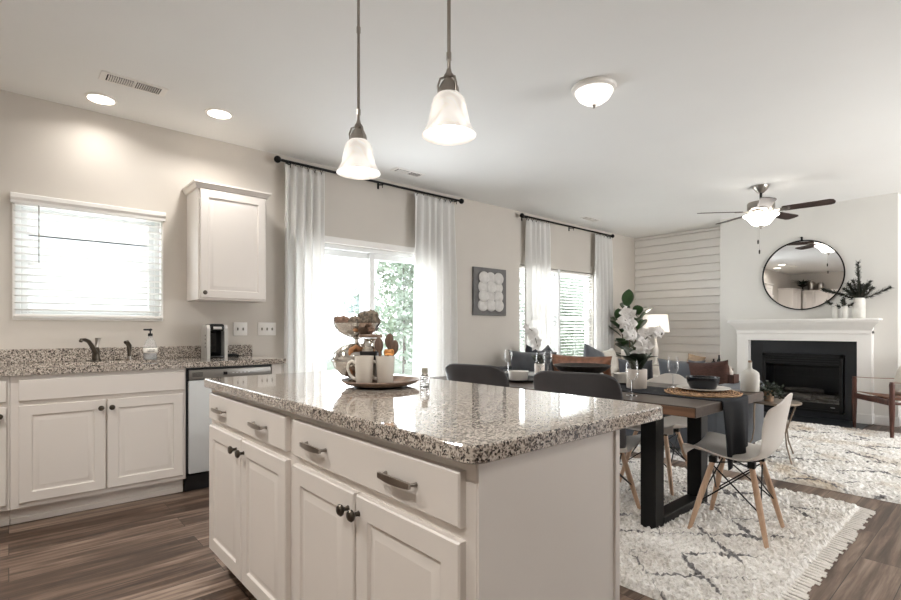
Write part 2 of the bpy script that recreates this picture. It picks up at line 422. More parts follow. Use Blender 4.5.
# ------------------------------------------------------------------ mesh builder
class B:
    def __init__(self): self.v = []; self.f = []
    def add(self, vs, fs):
        n = len(self.v); self.v += [tuple(p) for p in vs]; self.f += [tuple(i+n for i in q) for q in fs]
        return n
    def box(self, x0, x1, y0, y1, z0, z1, bev=0.0, seg=2):
        x0, x1 = min(x0, x1), max(x0, x1); y0, y1 = min(y0, y1), max(y0, y1); z0, z1 = min(z0, z1), max(z0, z1)
        if bev <= 0:
            vs = [(x, y, z) for x in (x0, x1) for y in (y0, y1) for z in (z0, z1)]
            return self.add(vs, [(0, 1, 3, 2), (4, 6, 7, 5), (0, 4, 5, 1), (2, 3, 7, 6), (0, 2, 6, 4), (1, 5, 7, 3)])
        bm = bmesh.new(); bmesh.ops.create_cube(bm, size=1.0)
        for q in bm.verts: q.co = Vector(((x0+x1)/2+q.co.x*(x1-x0), (y0+y1)/2+q.co.y*(y1-y0), (z0+z1)/2+q.co.z*(z1-z0)))
        bev = min(bev, (x1-x0)*0.49, (y1-y0)*0.49, (z1-z0)*0.49)
        bmesh.ops.bevel(bm, geom=list(bm.edges), offset=bev, offset_type='OFFSET', segments=seg, profile=0.5, affect='EDGES', clamp_overlap=True)
        return self.take(bm)
    def take(self, bm):
        bm.verts.index_update()
        n = self.add([q.co[:] for q in bm.verts], [[q.index for q in f.verts] for f in bm.faces]); bm.free(); return n
    def xf(self, mtx, start=0):
        for i in range(start, len(self.v)): self.v[i] = tuple(mtx @ Vector(self.v[i]))
        return self
    def lathe(self, prof, cx=0, cy=0, cz=0, seg=24, cap=True, sx=1, sy=1):
        vs = []; fs = []; k = len(prof)
        for r, z in prof:
            for j in range(seg):
                a = 2*pi*j/seg; vs.append((cx+r*sx*cos(a), cy+r*sy*sin(a), cz+z))
        for i in range(k-1):
            for j in range(seg):
                j2 = (j+1) % seg
                fs.append((i*seg+j, i*seg+j2, (i+1)*seg+j2, (i+1)*seg+j))
        if cap:
            if prof[0][0] > 1e-6: fs.append(tuple(range(seg))[::-1])
            if prof[-1][0] > 1e-6: fs.append(tuple((k-1)*seg+j for j in range(seg)))
        return self.add(vs, fs)
    def cyl(self, cx, cy, z0, z1, r0, r1=None, seg=20):
        return self.lathe([(r0, z0), (r0 if r1 is None else r1, z1)], cx, cy, 0, seg)
    def sphere(self, c, r, seg=16, rings=10):
        if not hasattr(r, '__len__'): r = (r, r, r)
        prof = [(max(1e-7, sin(pi*i/rings)), -cos(pi*i/rings)) for i in range(rings+1)]
        n = self.lathe(prof, seg=seg, cap=False)
        for i in range(n, len(self.v)):
            x, y, z = self.v[i]; self.v[i] = (c[0]+x*r[0], c[1]+y*r[1], c[2]+z*r[2])
        return n
    def tube(self, pts, r, seg=8, closed=False, cap=True):
        pts = [Vector(p) for p in pts]; k = len(pts)
        rs = r if hasattr(r, '__len__') else [r]*k
        vs = []; fs = []; up = None
        for i, p in enumerate(pts):
            if closed: t = (pts[(i+1) % k]-pts[i-1])
            else: t = pts[min(i+1, k-1)]-pts[max(i-1, 0)]
            t = t.normalized()
            if up is None:
                up = Vector((0, 0, 1)) if abs(t.z) < 0.9 else Vector((1, 0, 0))
            s = t.cross(up).normalized(); up = s.cross(t).normalized()
            for j in range(seg):
                a = 2*pi*j/seg; vs.append(p+(s*cos(a)+up*sin(a))*rs[i])
        m = k if closed else k-1
        for i in range(m):
            i2 = (i+1) % k
            for j in range(seg):
                j2 = (j+1) % seg; fs.append((i*seg+j, i*seg+j2, i2*seg+j2, i2*seg+j))
        if cap and not closed:
            fs.append(tuple(range(seg))[::-1]); fs.append(tuple((k-1)*seg+j for j in range(seg)))
        return self.add(vs, fs)
    def grid(self, fn, nu, nv, wrap=False):
        vs = [fn(i/nu, j/nv) for i in range(nu+1) for j in range(nv+1)]
        fs = [(i*(nv+1)+j, (i+1)*(nv+1)+j, (i+1)*(nv+1)+j+1, i*(nv+1)+j+1) for i in range(nu) for j in range(nv)]
        return self.add(vs, fs)
    def prism(self, poly, axis, a, b):
        k = len(poly)
        def P(q, w): return {'x': (w, q[0], q[1]), 'y': (q[0], w, q[1]), 'z': (q[0], q[1], w)}[axis]
        vs = [P(q, a) for q in poly]+[P(q, b) for q in poly]
        fs = [tuple(range(k)), tuple(range(k, 2*k))[::-1]]+[(i, (i+1) % k, k+(i+1) % k, k+i) for i in range(k)]
        return self.add(vs, fs)
    def build(self, name, m, parent=None, loc=(0, 0, 0), rot=(0, 0, 0), smooth=28, solid=0.0, sub=0, recalc=True):
        me = bpy.data.meshes.new(name)
        me.from_pydata(self.v, [], self.f); me.update()
        bm = bmesh.new(); bm.from_mesh(me)
        bmesh.ops.remove_doubles(bm, verts=bm.verts, dist=1e-6)
        if recalc: bmesh.ops.recalc_face_normals(bm, faces=bm.faces)
        bm.to_mesh(me); bm.free()
        if smooth:
            for q in me.polygons: q.use_smooth = True
            try: me.set_sharp_from_angle(angle=radians(smooth))
            except Exception: pass
        me.materials.append(m)
        o = bpy.data.objects.new(name, me); COL.objects.link(o)
        o.location = loc; o.rotation_euler = rot
        if parent is not None: o.parent = parent
        if solid:
            md = o.modifiers.new('thickness', 'SOLIDIFY'); md.thickness = solid; md.offset = 0
        if sub:
            md = o.modifiers.new('smooth', 'SUBSURF'); md.levels = sub; md.render_levels = sub
        return o

def tag(o, label, cat, group=None, kind=None):
    if label: o['label'] = label
    if cat: o['category'] = cat
    if group: o['group'] = group
    if kind: o['kind'] = kind
    return o

def thing(name, label, cat, loc=(0, 0, 0), rz=0.0, group=None):
    o = bpy.data.objects.new(name, None); COL.objects.link(o)
    o.empty_display_size = 0.1
    o.location = loc; o.rotation_euler = (0, 0, rz)
    return tag(o, label, cat, group)

def struct(name, b, m, **kw):
    o = b.build(name, m, **kw)
    if o.parent is None: o['kind'] = 'structure'
    return o

def dup(root, loc, rz=None, label=None, group=None):
    def cp(o, par):
        c = o.copy(); COL.objects.link(c)
        if par is not None:
            c.parent = par
        for ch in list(o.children): cp(ch, c)
        return c
    r = cp(root, None)
    r.location = loc
    if rz is not None: r.rotation_euler = (0, 0, rz)
    if label: r['label'] = label
    if group: r['group'] = group
    return r

RX, RY, RZ = (lambda a: Matrix.Rotation(a, 4, 'X')), (lambda a: Matrix.Rotation(a, 4, 'Y')), (lambda a: Matrix.Rotation(a, 4, 'Z'))
T = lambda x, y, z: Matrix.Translation((x, y, z))

# ------------------------------------------------------------------ the room shell
X0, X1, Y0, Y1, H = -1.75, 8.27, -3.0, 4.49, 2.74
struct('floor', (lambda b: (b.box(X0-.2, X1+.2, Y0-.2, Y1+.15, -0.1, 0.0), b)[1])(B()), M['floor'])
struct('ceiling', (lambda b: (b.box(X0-.2, X1+.2, Y0-.2, Y1+.15, H, H+.12), b)[1])(B()), M['ceil'])

def wall_holes(name, lo, hi, fixed0, fixed1, holes, m, axis='x'):
    b = B()
    def add(a0, a1, z0, z1):
        if a1-a0 < 1e-4 or z1-z0 < 1e-4: return
        if axis == 'x': b.box(a0, a1, fixed0, fixed1, z0, z1)
        else: b.box(fixed0, fixed1, a0, a1, z0, z1)
    c = lo
    for (a0, a1, z0, z1) in sorted(holes):
        add(c, a0, 0, H); add(a0, a1, 0, z0); add(a0, a1, z1, H); c = a1
    add(c, hi, 0, H)
    return struct(name, b, m)

WK = (0.03, 0.905, 1.22, 2.02)
WS = (1.99, 3.80, 0.0, 1.99)
WL = (5.20, 6.97, 0.62, 2.02)
wall_holes('wall_left', X0, X1+.15, Y1, Y1+.14, [WK, WS, WL], M['wall'])
wall_holes('wall_back', Y0, Y1, X0-.14, X0, [], M['wall'], 'y')
wall_holes('wall_right', X0, X1+.15, Y0-.14, Y0, [(4.6, 7.8, 0.3, 2.35)], M['wall'])  # opening added out of view to let extra light in
wall_holes('wall_front', Y0, 2.9, X1, X1+.14, [], M['wall'], 'y')
# shiplap boards in the corner recess
b = B(); z = 0.0
while z < H-0.001:
    z2 = min(H, z+0.128); b.box(X1, X1+.031, 2.9, Y1, z+0.005, z2-0.005, 0.002, 1); z = z2
b.box(X1+.03, X1+.14, 2.9, Y1, 0, H)
struct('wall_shiplap', b, M['shiplap'])
# chimney breast with its opening
b = B(); BX = 7.8
b.box(BX, X1, .95, 1.44, 0, H); b.box(BX, X1, 2.33, 2.9, 0, H); b.box(BX, X1, 1.44, 2.33, .82, H); b.box(BX, X1, 1.44, 2.33, 0, .085); b.box(BX+.42, X1, 1.44, 2.33, .085, .82)
struct('wall_chimney', b, M['wall_far'])
b = B(); b.box(7.18, BX, 1.19, 2.62, 0, .014, .003, 1); struct('hearth', b, M['slate'])
# skirting
def skirt(name, x0, x1, y0, y1):
    b = B(); b.box(x0, x1, y0, y1, 0, .10, .004, 1); b.box(x0+(.004 if x1-x0 < .05 else 0), x1-(.004 if x1-x0 < .05 else 0), y0+(.004 if y1-y0 < .05 else 0), y1-(.004 if y1-y0 < .05 else 0), .10, .115, .003, 1)
    return struct(name, b, M['trim'])
skirt('baseboard_left', 3.87, X1, Y1-.016, Y1)
skirt('baseboard_far', X1-.016, X1, 2.9, Y1)
skirt('baseboard_chimney', BX-.016, BX, .95, 1.165)
skirt('baseboard_chimney_left', BX-.016, BX, 2.64, 2.9)
skirt('baseboard_recess', X1-.016, X1, Y0, .95)
skirt('baseboard_return', BX, X1-.016, .95-.016, .95)

# ------------------------------------------------------------------ windows and the sliding door
def frame_rect(b, x0, x1, z0, z1, y0, y1, w, bev=.004):
    b.box(x0, x0+w, y0, y1, z0, z1, bev, 1); b.box(x1-w, x1, y0, y1, z0, z1, bev, 1)
    b.box(x0+w, x1-w, y0, y1, z0, z0+w, bev, 1); b.box(x0+w, x1-w, y0, y1, z1-w, z1, bev, 1)

def sash_window(name, x0, x1, z0, z1, rail):
    b = B(); frame_rect(b, x0, x1, z0, z1, Y1+.065, Y1+.13, .035)
    w = struct(name, b, M['vinyl']); w['kind'] = 'structure'
    b = B(); frame_rect(b, x0+.035, x1-.035, z0+.035, rail+.02, Y1+.075, Y1+.098, .038)
    b.build('lower_sash', M['vinyl'], w)
    b = B(); frame_rect(b, x0+.035, x1-.035, rail-.02, z1-.035, Y1+.10, Y1+.122, .038)
    b.build('upper_sash', M['vinyl'], w)
    b = B(); b.box(x0+.07, x1-.07, Y1+.085, Y1+.089, z0+.07, rail); b.box(x0+.07, x1-.07, Y1+.109, Y1+.113, rail, z1-.07)
    b.build('window_pane', M['glass'], w)
    return w
sash_window('window_1', WK[0], WK[1], WK[2], WK[3], 1.60)
sash_window('window_2', WL[0], 6.06, WL[2], WL[3], 1.32)
sash_window('window_3', 6.11, WL[1], WL[2], WL[3], 1.32)
b = B(); b.box(6.06, 6.11, Y1+.0, Y1+.13, WL[2], WL[3]); struct('trim_1', b, M['vinyl'])
b = B(); b.box(WL[0]-.04, WL[1]+.04, Y1-.03, Y1+.064, WL[2]-.03, WL[2]+.003, .005); struct('trim_2', b, M['trim'])
b = B(); b.box(WK[0]-.01, WK[1]+.01, Y1-.012, Y1+.064, WK[2]-.014, WK[2]+.003, .001, 1); struct('trim_3', b, M['trim'])
b = B(); b.box(WK[0]-.012, WK[0]+.003, Y1-.012, Y1+.064, WK[2]+.001, WK[3]-.001); b.box(WK[1]-.003, WK[1]+.012, Y1-.012, Y1+.064, WK[2]+.001, WK[3]-.001); struct('trim_4', b, M['trim'])
# slider
b = B(); frame_rect(b, WS[0], WS[1], 0.0, WS[3], Y1+.03, Y1+.13, .045)
dr = struct('door_1', b, M['vinyl'])
for nme, xa, xb, ya in (('fixed_panel', 2.035, 2.925, .085), ('sliding_panel', 2.86, 3.755, .05)):
    b = B(); frame_rect(b, xa, xb, .05, WS[3]-.045, Y1+ya, Y1+ya+.032, .062)
    pn = b.build(nme, M['vinyl'], dr)
    b = B(); b.box(xa+.06, xb-.06, Y1+ya+.013, Y1+ya+.018, .11, WS[3]-.105); b.build('door_glass', M['glass'], pn)
b = B(); b.tube([(2.90, Y1+.045, 1.15), (2.90, Y1+.015, 1.13), (2.90, Y1+.015, .93), (2.90, Y1+.045, .91)], .008); b.build('door_handle', M['white_plastic'], dr)
b = B()
for (a0, a1, z0, z1) in ((1.925, 1.99, 0, 2.055), (3.80, 3.865, 0, 2.055), (1.99, 3.80, 1.99, 2.055)): b.box(a0, a1, Y1-.016, Y1, z0, z1, .004, 1)
struct('trim_5', b, M['trim'])

def blind(name, label, x0, x1, z0, z1, yc, pitch, tilt, valance, wand_x=None, group=None):
    t = thing(name, label, 'window blind', ((x0+x1)/2, yc, z0), 0, group)
    w = x1-x0; h = z1-z0
    b = B(); n = int((h-.06)/pitch)
    for i in range(n):
        s = b.box(-w/2, w/2, -.024, .024, -.0015, .0015)
        b.xf(T(0, 0, .035+i*pitch+.02) @ RX(tilt), s)
    b.build('slats', M['blind'], t, smooth=0)
    b = B(); b.box(-w/2, w/2, -.025, .025, .004, .024, .004); b.build('bottom_rail', M['white_plastic'], t)
    b = B(); b.box(-w/2, w/2, -.028, .028, h-.035, h, .003, 1); b.build('head_rail', M['white_plastic'], t)
    b = B()
    for q in (-w/2+.1, 0, w/2-.1): b.tube([(q, -.026, .02), (q, -.026, h-.02)], .0011, 5); b.tube([(q, .026, .02), (q, .026, h-.02)], .0011, 5)
    b.build('ladder_cord', M['white_plastic'], t)
    if valance:
        b = B()
        prof = [(-.034, h-.03), (-.046, h-.03), (-.046, h-.012), (-.058, h+.006), (-.058, h+.03), (-.05, h+.036), (-.034, h+.036)]
        b.prism(prof, 'x', -w/2-.018, w/2+.018); b.box(-w/2-.018, -w/2-.008, -.04, .02, h-.03, h+.036); b.box(w/2+.008, w/2+.018, -.04, .02, h-.03, h+.036)
        b.build('valance', M['trim'], t, smooth=20)
    if wand_x is not None:
        b = B(); b.tube([(wand_x-(x0+x1)/2, -.036, h-.02), (wand_x-(x0+x1)/2, -.036, h-.42)], .004, 6); b.build('tilt_wand', M['greycap'], t)
    return t
blind('window_blind', 'white slatted blind with a moulded valance at the window over the kitchen sink', .026, .906, 1.222, 2.02, Y1-.012, .0475, -.16, True, .155)
blind('window_blind', 'narrow showing white slatted blind beside the curtain left of the living room window post', 5.215, 6.05, .63, 2.01, Y1+.032, .046, -.22, False)
blind('window_blind', 'wide showing white slatted blind right of the living room window post', 6.12, 6.955, .63, 2.01, Y1+.032, .046, -.22, False)

# ------------------------------------------------------------------ curtains
def curtain_rod(label, x0, x1, z, brackets):
    t = thing('curtain_rod', label, 'curtain rod', ((x0+x1)/2, Y1, z))
    c = (x0+x1)/2; y = -.085
    b = B(); b.tube([(x0-c, y, 0), (x1-c, y, 0)], .0125, 12); b.build('rod', M['blackmetal'], t)
    for s in (x0-c, x1-c):
        b = B(); b.sphere((s, y, 0), .032, 14, 8); b.cyl(0, 0, -.02, .02, .017); 
        b.xf(T(s, y, 0) @ RY(pi/2), len(b.v)-40); b.build('finial', M['blackmetal'], t)
    for q in brackets:
        b = B(); b.tube([(q-c, -.002, .0), (q-c, y, -.018)], .006, 8); b.box(q-c-.012, q-c+.012, -.006, 0, -.045, .03, .002, 1); b.tube([(q-c, y, -.014), (q-c, y-.012, -.016), (q-c, y-.017, 0)], .005, 6); b.tube([(q-c, y, -.016), (q-c, y, -.05)], .004, 6)
        b.build('bracket', M['blackmetal'], t)
    return t
curtain_rod('long black curtain rod with ball ends above the patio door', 1.81, 4.05, 2.668, (1.93, 2.93, 3.97))
curtain_rod('black curtain rod with ball ends above the living room window', 5.15, 7.40, 2.662, (5.24, 6.32, 7.34))

def curtain(label, x0, x1, ztop, folds, seed, spread):
    c = (x0+x1)/2
    t = thing('curtain', label, 'curtain', (c, Y1-.085, .01), 0, 'white panels hung on black rods')
    w = x1-x0; h = ztop-.01; rnd = random.Random(seed)
    ph = [rnd.uniform(0, 6.28) for _ in range(6)]
    def fn(u, v):
        e = 1-v                      # 0 at top
        flare = 1+spread*e
        x = (u-.5)*w*flare + .012*sin(9*u+ph[0]+2.0*e)*e
        a = .020+.018*min(1, e*3)
        y = a*sin(2*pi*folds*u+ph[1]+.35*sin(3*e+ph[2])) + .010*sin(2*pi*folds*2.3*u+ph[3]+1.5*e)*(.3+e) + .006*sin(5*e+4*u+ph[4])
        pin = math.exp(-e*h/.05)
        y = y*(1-.5*pin)
        return (x, y, v*h)
    b = B(); b.grid(fn, folds*12, 40); b.build('fabric', M['curtain'], t, smooth=180, solid=.0015, recalc=False)
    n = folds+1
    for i in range(n):
        q = (i+.5)/n; x = (q-.5)*w
        b = B(); b.tube([(x+.001*cos(k), .019*cos(2*pi*k/12), h+.012+.019*sin(2*pi*k/12)) for k in range(12)], .0024, 5, closed=True)
        b.tube([(x, 0, h-.008), (x, 0, h-.022)], .004, 5); b.build('curtain_ring', M['blackmetal'], t)
    return t
curtain('white curtain left of the patio door beside the kitchen counter', 1.87, 2.27, 2.64, 5, 3, .05)
curtain('white curtain right of the patio door next to the bare wall', 3.34, 3.92, 2.64, 6, 5, .08)
curtain('white curtain at the left end of the living room window rod', 5.24, 5.74, 2.634, 5, 8, .10)
curtain('white curtain at the right end of the living room window rod near the shiplap', 6.88, 7.36, 2.634, 5, 12, .10)

# ------------------------------------------------------------------ cabinets
def door_panel(b, w, h, th=.02, raised=True):
    # front faces -Y, occupies y in [-th, 0]
    rings = [(0, 0), (0, -th+.004), (.004, -th)]
    if raised:
        fr = .058
        rings += [(fr, -th), (fr+.006, -th+.007), (fr+.012, -th+.008), (fr+.014, -th+.008), (fr+.034, -th+.001), (fr+.036, -th+.001)]
    vs = []; fs = []
    for (i, y) in rings: vs += [(i, y, i), (w-i, y, i), (w-i, y, h-i), (i, y, h-i)]
    for k in range(len(rings)-1):
        for j in range(4): fs.append((k*4+j, k*4+(j+1) % 4, k*4+4+(j+1) % 4, k*4+4+j))
    k = len(rings)-1; fs.append((k*4, k*4+1, k*4+2, k*4+3)); fs.append((3, 2, 1, 0))
    b.add(vs, fs)

def knob(parent, x, z, y=-.02):
    b = B(); b.lathe([(.008, 0), (.006, .004), (.0055, .012), (.009, .016), (.0155, .021), (.0165, .026), (.012, .031), (.0001, .033)], 0, 0, 0, 18)
    b.xf(T(x, y, z) @ RX(pi/2)); return b.build('knob', M['knob'], parent)

def pull(parent, x, z, L=.128, y=-.02):
    b = B(); k = 14
    vs = []
    for i in range(k+1):
        u = i/k; xx = (u-.5)*L; d = -.020-.004*sin(pi*u); hh = .0065+.0025*sin(pi*u)
        vs += [(xx, d-.005, -hh), (xx, d-.005, hh), (xx, d+.002, hh), (xx, d+.002, -hh)]
    fs = []
    for i in range(k):
        for j in range(4): fs.append((i*4+j, i*4+(j+1) % 4, i*4+4+(j+1) % 4, i*4+4+j))
    fs += [(0, 1, 2, 3), (k*4+3, k*4+2, k*4+1, k*4)]
    b.add(vs, fs)
    for s in (-1, 1): b.tube([(s*L*.42, -.019, 0), (s*L*.46, -.010, 0), (s*L*.48, 0, 0)], [.0048, .0045, .0065], 8)
    b.xf(T(x, y, z)); return b.build('handle', M['nickel'], parent, smooth=50)

def cabinet(label, loc, rz, w, depth, z0, z1, toe, drawers, doors, name='base_cabinet', cat='cabinet', group=None, crown=0, base_trim=False):
    """local frame: x along the front, front at y=0 facing -Y, body behind; z from the floor"""
    t = thing(name, label, cat, loc, rz, group)
    b = B(); b.box(0, w, .0, depth, z0, z1, .0015, 1)
    b.build('carcass', M['cab'], t)
    if toe:
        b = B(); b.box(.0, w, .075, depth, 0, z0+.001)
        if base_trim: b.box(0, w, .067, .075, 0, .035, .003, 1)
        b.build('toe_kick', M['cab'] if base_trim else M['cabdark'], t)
    for (x0, x1, a0, a1, pulls) in drawers:
        b = B(); door_panel(b, x1-x0, a1-a0, raised=False)
        d = b.build('drawer', M['cab'], t, (x0, 0, a0), smooth=20)
        for q in pulls: pull(d, q-x0, (a1-a0)/2)
    for (x0, x1, a0, a1, kn) in doors:
        b = B(); door_panel(b, x1-x0, a1-a0)
        d = b.build('door', M['cab'], t, (x0, 0, a0), smooth=20)
        if kn: knob(d, kn[0]-x0, kn[1]-a0)
    if crown:
        b = B()
        prof = [(0, 0), (-.012, .004), (-.014, .012), (-.03, .034), (-.036, .036), (-.036, .048), (0, .048)]
        # mitred crown running round front and both sides
        path = lambda o: [(0-o, depth), (0-o, 0-o), (w+o, 0-o), (w+o, depth)]
        vs = []; fs = []
        for (d, zz) in prof:
            for (px, py) in path(-d): vs.append((px, py, z1-.012+zz))
        for i in range(len(prof)-1):
            for j in range(3): fs.append((i*4+j, i*4+j+1, i*4+5+j, i*4+4+j))
        b.add(vs, fs)
        b.box(-.036, w+.036, -.036, depth, z1+.0355, z1+.037)
        b.build('crown_molding', M['cab'], t, smooth=25, recalc=True)
    return t

YF = 3.83
cabinet('white sink base cabinet with two panelled doors below the kitchen window', (.006, YF, 0), 0, .916, Y1-YF-.002, .105, .874, True,
        [(.036, .905, .727, .851, [])], [(.036, .454, .137, .701, (.427, .651)), (.462, .896, .137, .701, (.484, .651))], base_trim=True)
cabinet('white drawer and door cabinet at the left edge, left of the sink cabinet', (-.60, YF, 0), 0, .604, Y1-YF-.002, .105, .874, True,
        [(.03, .590, .727, .851, [.30])], [(.03, .590, .137, .701, (.56, .651))], base_trim=True)
# filler panel closing the run beside the dishwasher
b = B(); b.box(1.527, 1.602, YF, Y1-.002, .0, .874, .002, 1)
tag(b.build('end_panel', M['cab']), 'white end panel right of the dishwasher under the kitchen counter', 'panel')

# dishwasher
t = thing('dishwasher', 'stainless steel dishwasher with a dark control strip', 'dishwasher', (1.226, YF, 0))
b = B(); b.box(-.296, .296, .012, .62, .10, .868); b.build('body', M['blackplastic'], t)
b = B(); b.box(-.288, .288, -.022, .012, .137, .785, .006); b.build('door', M['dw'], t)
b = B(); b.box(-.288, .288, -.024, .012, .790, .858, .005); cs = b.build('control_panel', M['dwtop'], t)
b = B()
for k in range(4): b.box(-.268, -.20, -.0255, -.023, .812+k*.008, .816+k*.008)
b.build('vent', M['gap'], cs)
b = B(); b.box(-.062, -.034, -.0255, -.023, .815, .838, .001, 1); b.build('display', M['blackgloss'], cs)
for k in range(5):
    b = B(); b.box(.0+k*.028, .014+k*.028, -.0255, -.023, .824, .829); b.build('button', M['steel'], cs)
b = B(); b.box(-.296, .296, .055, .075, .0, .132); b.box(-.296, .296, .012, .055, .118, .132); b.build('toe_kick', M['blackplastic'], t)

# kitchen countertop with a sink opening, and its backsplash
t = thing('kitchen_countertop', 'speckled granite countertop along the kitchen window wall', 'countertop', (0.3, YF, .876))
CX0, CX1, CYF = -1.2, 1.631, YF-.027
SX0, SX1, SY0, SY1 = .10, .80, 3.915, 4.30
b = B()
for (a0, a1, c0, c1) in ((CX0, SX0, CYF, Y1), (SX1, CX1, CYF, Y1), (SX0, SX1, CYF, SY0), (SX0, SX1, SY1, Y1)):
    b.box(a0, a1, c0, c1, .876, .914)
b.xf(T(-.3, -YF, -.876)); b.build('slab', M['granite'], t, smooth=0)
b = B(); b.box(CX0, 1.61, Y1-.022, Y1, .914, 1.008, .003, 1); b.xf(T(-.3, -YF, -.876)); b.build('backsplash', M['granite'], t)
t = thing('kitchen_sink', 'undermount double bowl steel sink below the kitchen tap', 'sink', (.45, 4.1, .70))
for s, (a0, a1) in enumerate(((SX0-.45, -.012), (.012, SX1-.45))):
    b = B(); d0, d1 = SY0-4.1, SY1-4.1
    b.box(a0, a1, d0, d1, 0, .006); b.box(a0, a0+.006, d0, d1, .0, .175); b.box(a1-.006, a1, d0, d1, 0, .175); b.box(a0, a1, d0, d0+.006, 0, .175); b.box(a0, a1, d1-.006, d1, 0, .175)
    bw = b.build('basin', M['steel'], t)
    b = B(); b.cyl((a0+a1)/2, 0, .006, .010, .04); b.build('drain', M['nickel'], bw)

# tap, side spray, soap bottle
t = thing('kitchen_faucet', 'bronze single lever kitchen tap behind the sink', 'faucet', (.468, 4.37, .914))
b = B(); b.lathe([(.034, 0), (.034, .006), (.026, .012), (.022, .05), (.024, .085), (.018, .10), (.0001, .104)], seg=20); b.build('body', M['knob'], t)
b = B(); b.tube([(0, -.01, .055), (-.03, -.04, .115), (-.05, -.07, .145), (-.075, -.10, .158), (-.095, -.125, .156), (-.10, -.132, .146)], [.017, .015, .0135, .012, .012, .012], 10); b.build('spout', M['knob'], t)
b = B(); b.tube([(0, 0, .09), (.008, .004, .13), (.012, .006, .165)], [.012, .013, .019], 10); b.build('lever', M['nickel'], t)
t = thing('side_sprayer', 'small bronze hand sprayer to the right of the kitchen tap', 'faucet sprayer', (.672, 4.37, .914))
b = B(); b.lathe([(.022, 0), (.022, .006), (.014, .012), (.013, .03), (.0001, .032)], seg=16); b.build('base', M['nickel'], t)
b = B(); b.tube([(0, 0, .02), (0, 0, .07), (-.003, -.004, .11), (-.02, -.02, .135), (-.032, -.03, .132)], [.011, .013, .017, .016, .012], 10); b.build('spray_head', M['knob'], t)
t = thing('soap_bottle', 'clear pump soap bottle with a white label behind the sink', 'soap bottle', (.80, 4.33, .914))
b = B(); b.lathe([(.044, 0), (.047, .006), (.047, .085), (.043, .105), (.03, .14), (.016, .165), (.0145, .18)], seg=20, cap=True, sx=1, sy=.7); b.build('bottle', M['plastic_clear'], t)
b = B(); b.lathe([(.0405, .004), (.043, .008), (.043, .05), (.0001, .05)], seg=20, sx=1, sy=.66); b.build('liquid', M['soap'], t)
b = B(); b.lathe([(.0478, .052), (.0478, .088)], seg=20, cap=False, sx=1, sy=.705); lb = b.build('label_band', M['label'], t, solid=.0006)
b = B()
for k, zz in enumerate((.073, .062)):
    for j in range(6): b.box(-.024+j*.0082, -.0175+j*.0082-(.003 if (j+k) % 3 == 0 else 0), -.0352, -.0345, zz, zz+.005)
b.build('lettering', M['ink'], lb)
b = B(); b.cyl(0, 0, .178, .198, .016); b.tube([(0, 0, .198), (0, 0, .222)], .005, 8); b.box(-.045, .012, -.007, .007, .220, .233, .004, 1); b.sphere((0, 0, .226), (.015, .012, .009)); b.build('pump', M['blackplastic'], t)

# single cup coffee maker and its cable
t = thing('coffee_maker', 'silver and black single cup coffee maker on the kitchen counter', 'coffee maker', (1.235, 4.265, .914), radians(-3)); t.scale = (.88, 1, 1)
b = B(); prof = [(.0, 0), (.20, 0), (.20, .215), (.17, .262), (.02, .262), (.0, .235)]
b.prism([(y-.10, z) for y, z in prof], 'x', -.085, -.060); b.build('side_panel', M['silver_plastic'], t)
b = B(); b.prism([(y-.10, z) for y, z in prof], 'x', .060, .085); b.build('side_panel', M['silver_plastic'], t)
b = B(); b.box(-.061, .061, .0, .10, .0, .255, .01); b.build('body', M['blackgloss'], t)
b = B(); b.box(-.064, .064, -.10, .10, .212, .272, .022, 3); hd = b.build('brew_head', M['blackgloss'], t)
b = B(); b.box(-.035, .035, -.1025, -.095, .228, .25, .003, 1); b.build('handle', M['silver_plastic'], hd)
b = B(); b.box(-.061, .061, -.10, .0, .0, .022, .006); b.build('drip_tray', M['blackgloss'], t)
b = B(); b.box(-.030, .012, .006, .02, .05, .20, .004, 1); b.build('water_window', M['soap'], t)
for k in range(4):
    b = B(); b.sphere((-.0875, -.045, .09+k*.03), (.002, .008, .008)); b.build('button', M['blackplastic'], t)
b = B(); pts = []
for k in range(64):
    a = k*.42; r = .035+.012*sin(a*.37); pts.append((1.36+.05*cos(a*.5)*.8+r*cos(a)*.8, 4.30+r*sin(a)*.55+.006*sin(a*.21), .920+.0055*(k % 15)/4+.004*sin(a*.7)))
b.tube([(1.22, 4.20, .919), (1.27, 4.19, .919), (1.31, 4.22, .919)]+pts, .0045, 6)
tag(b.build('power_cable', M['blackplastic']), 'coiled black power cable beside the coffee maker', 'cable')

# switch plates
def switch_plate(label, x, z, n):
    t = thing('switch_plate', label, 'switch', (x, Y1-.001, z))
    w = .046*n+.026
    b = B(); b.box(-w/2, w/2, -.007, 0, -.058, .058, .003); b.build('plate', M['white_plastic'], t)
    for k in range(n):
        q = (k-(n-1)/2)*.046
        b = B(); b.box(q-.005, q+.005, -.018, -.006, -.012, .012, .002, 1); b.build('toggle', M['greycap'], t)
switch_plate('two gang white switch plate on the wall right of the coffee maker', 1.512, 1.145, 2)
switch_plate('three gang white switch plate on the wall touching the left curtain', 1.745, 1.145, 3)

# wall cabinets
cabinet('white wall cabinet with one panelled door and crown moulding above the coffee maker', (1.087, 4.16, 0), 0, .524, Y1-4.16-.002, 1.372, 2.24, False, [],
        [(.012, .512, 1.385, 2.222, (.04, 1.425))], name='wall_cabinet', crown=1)
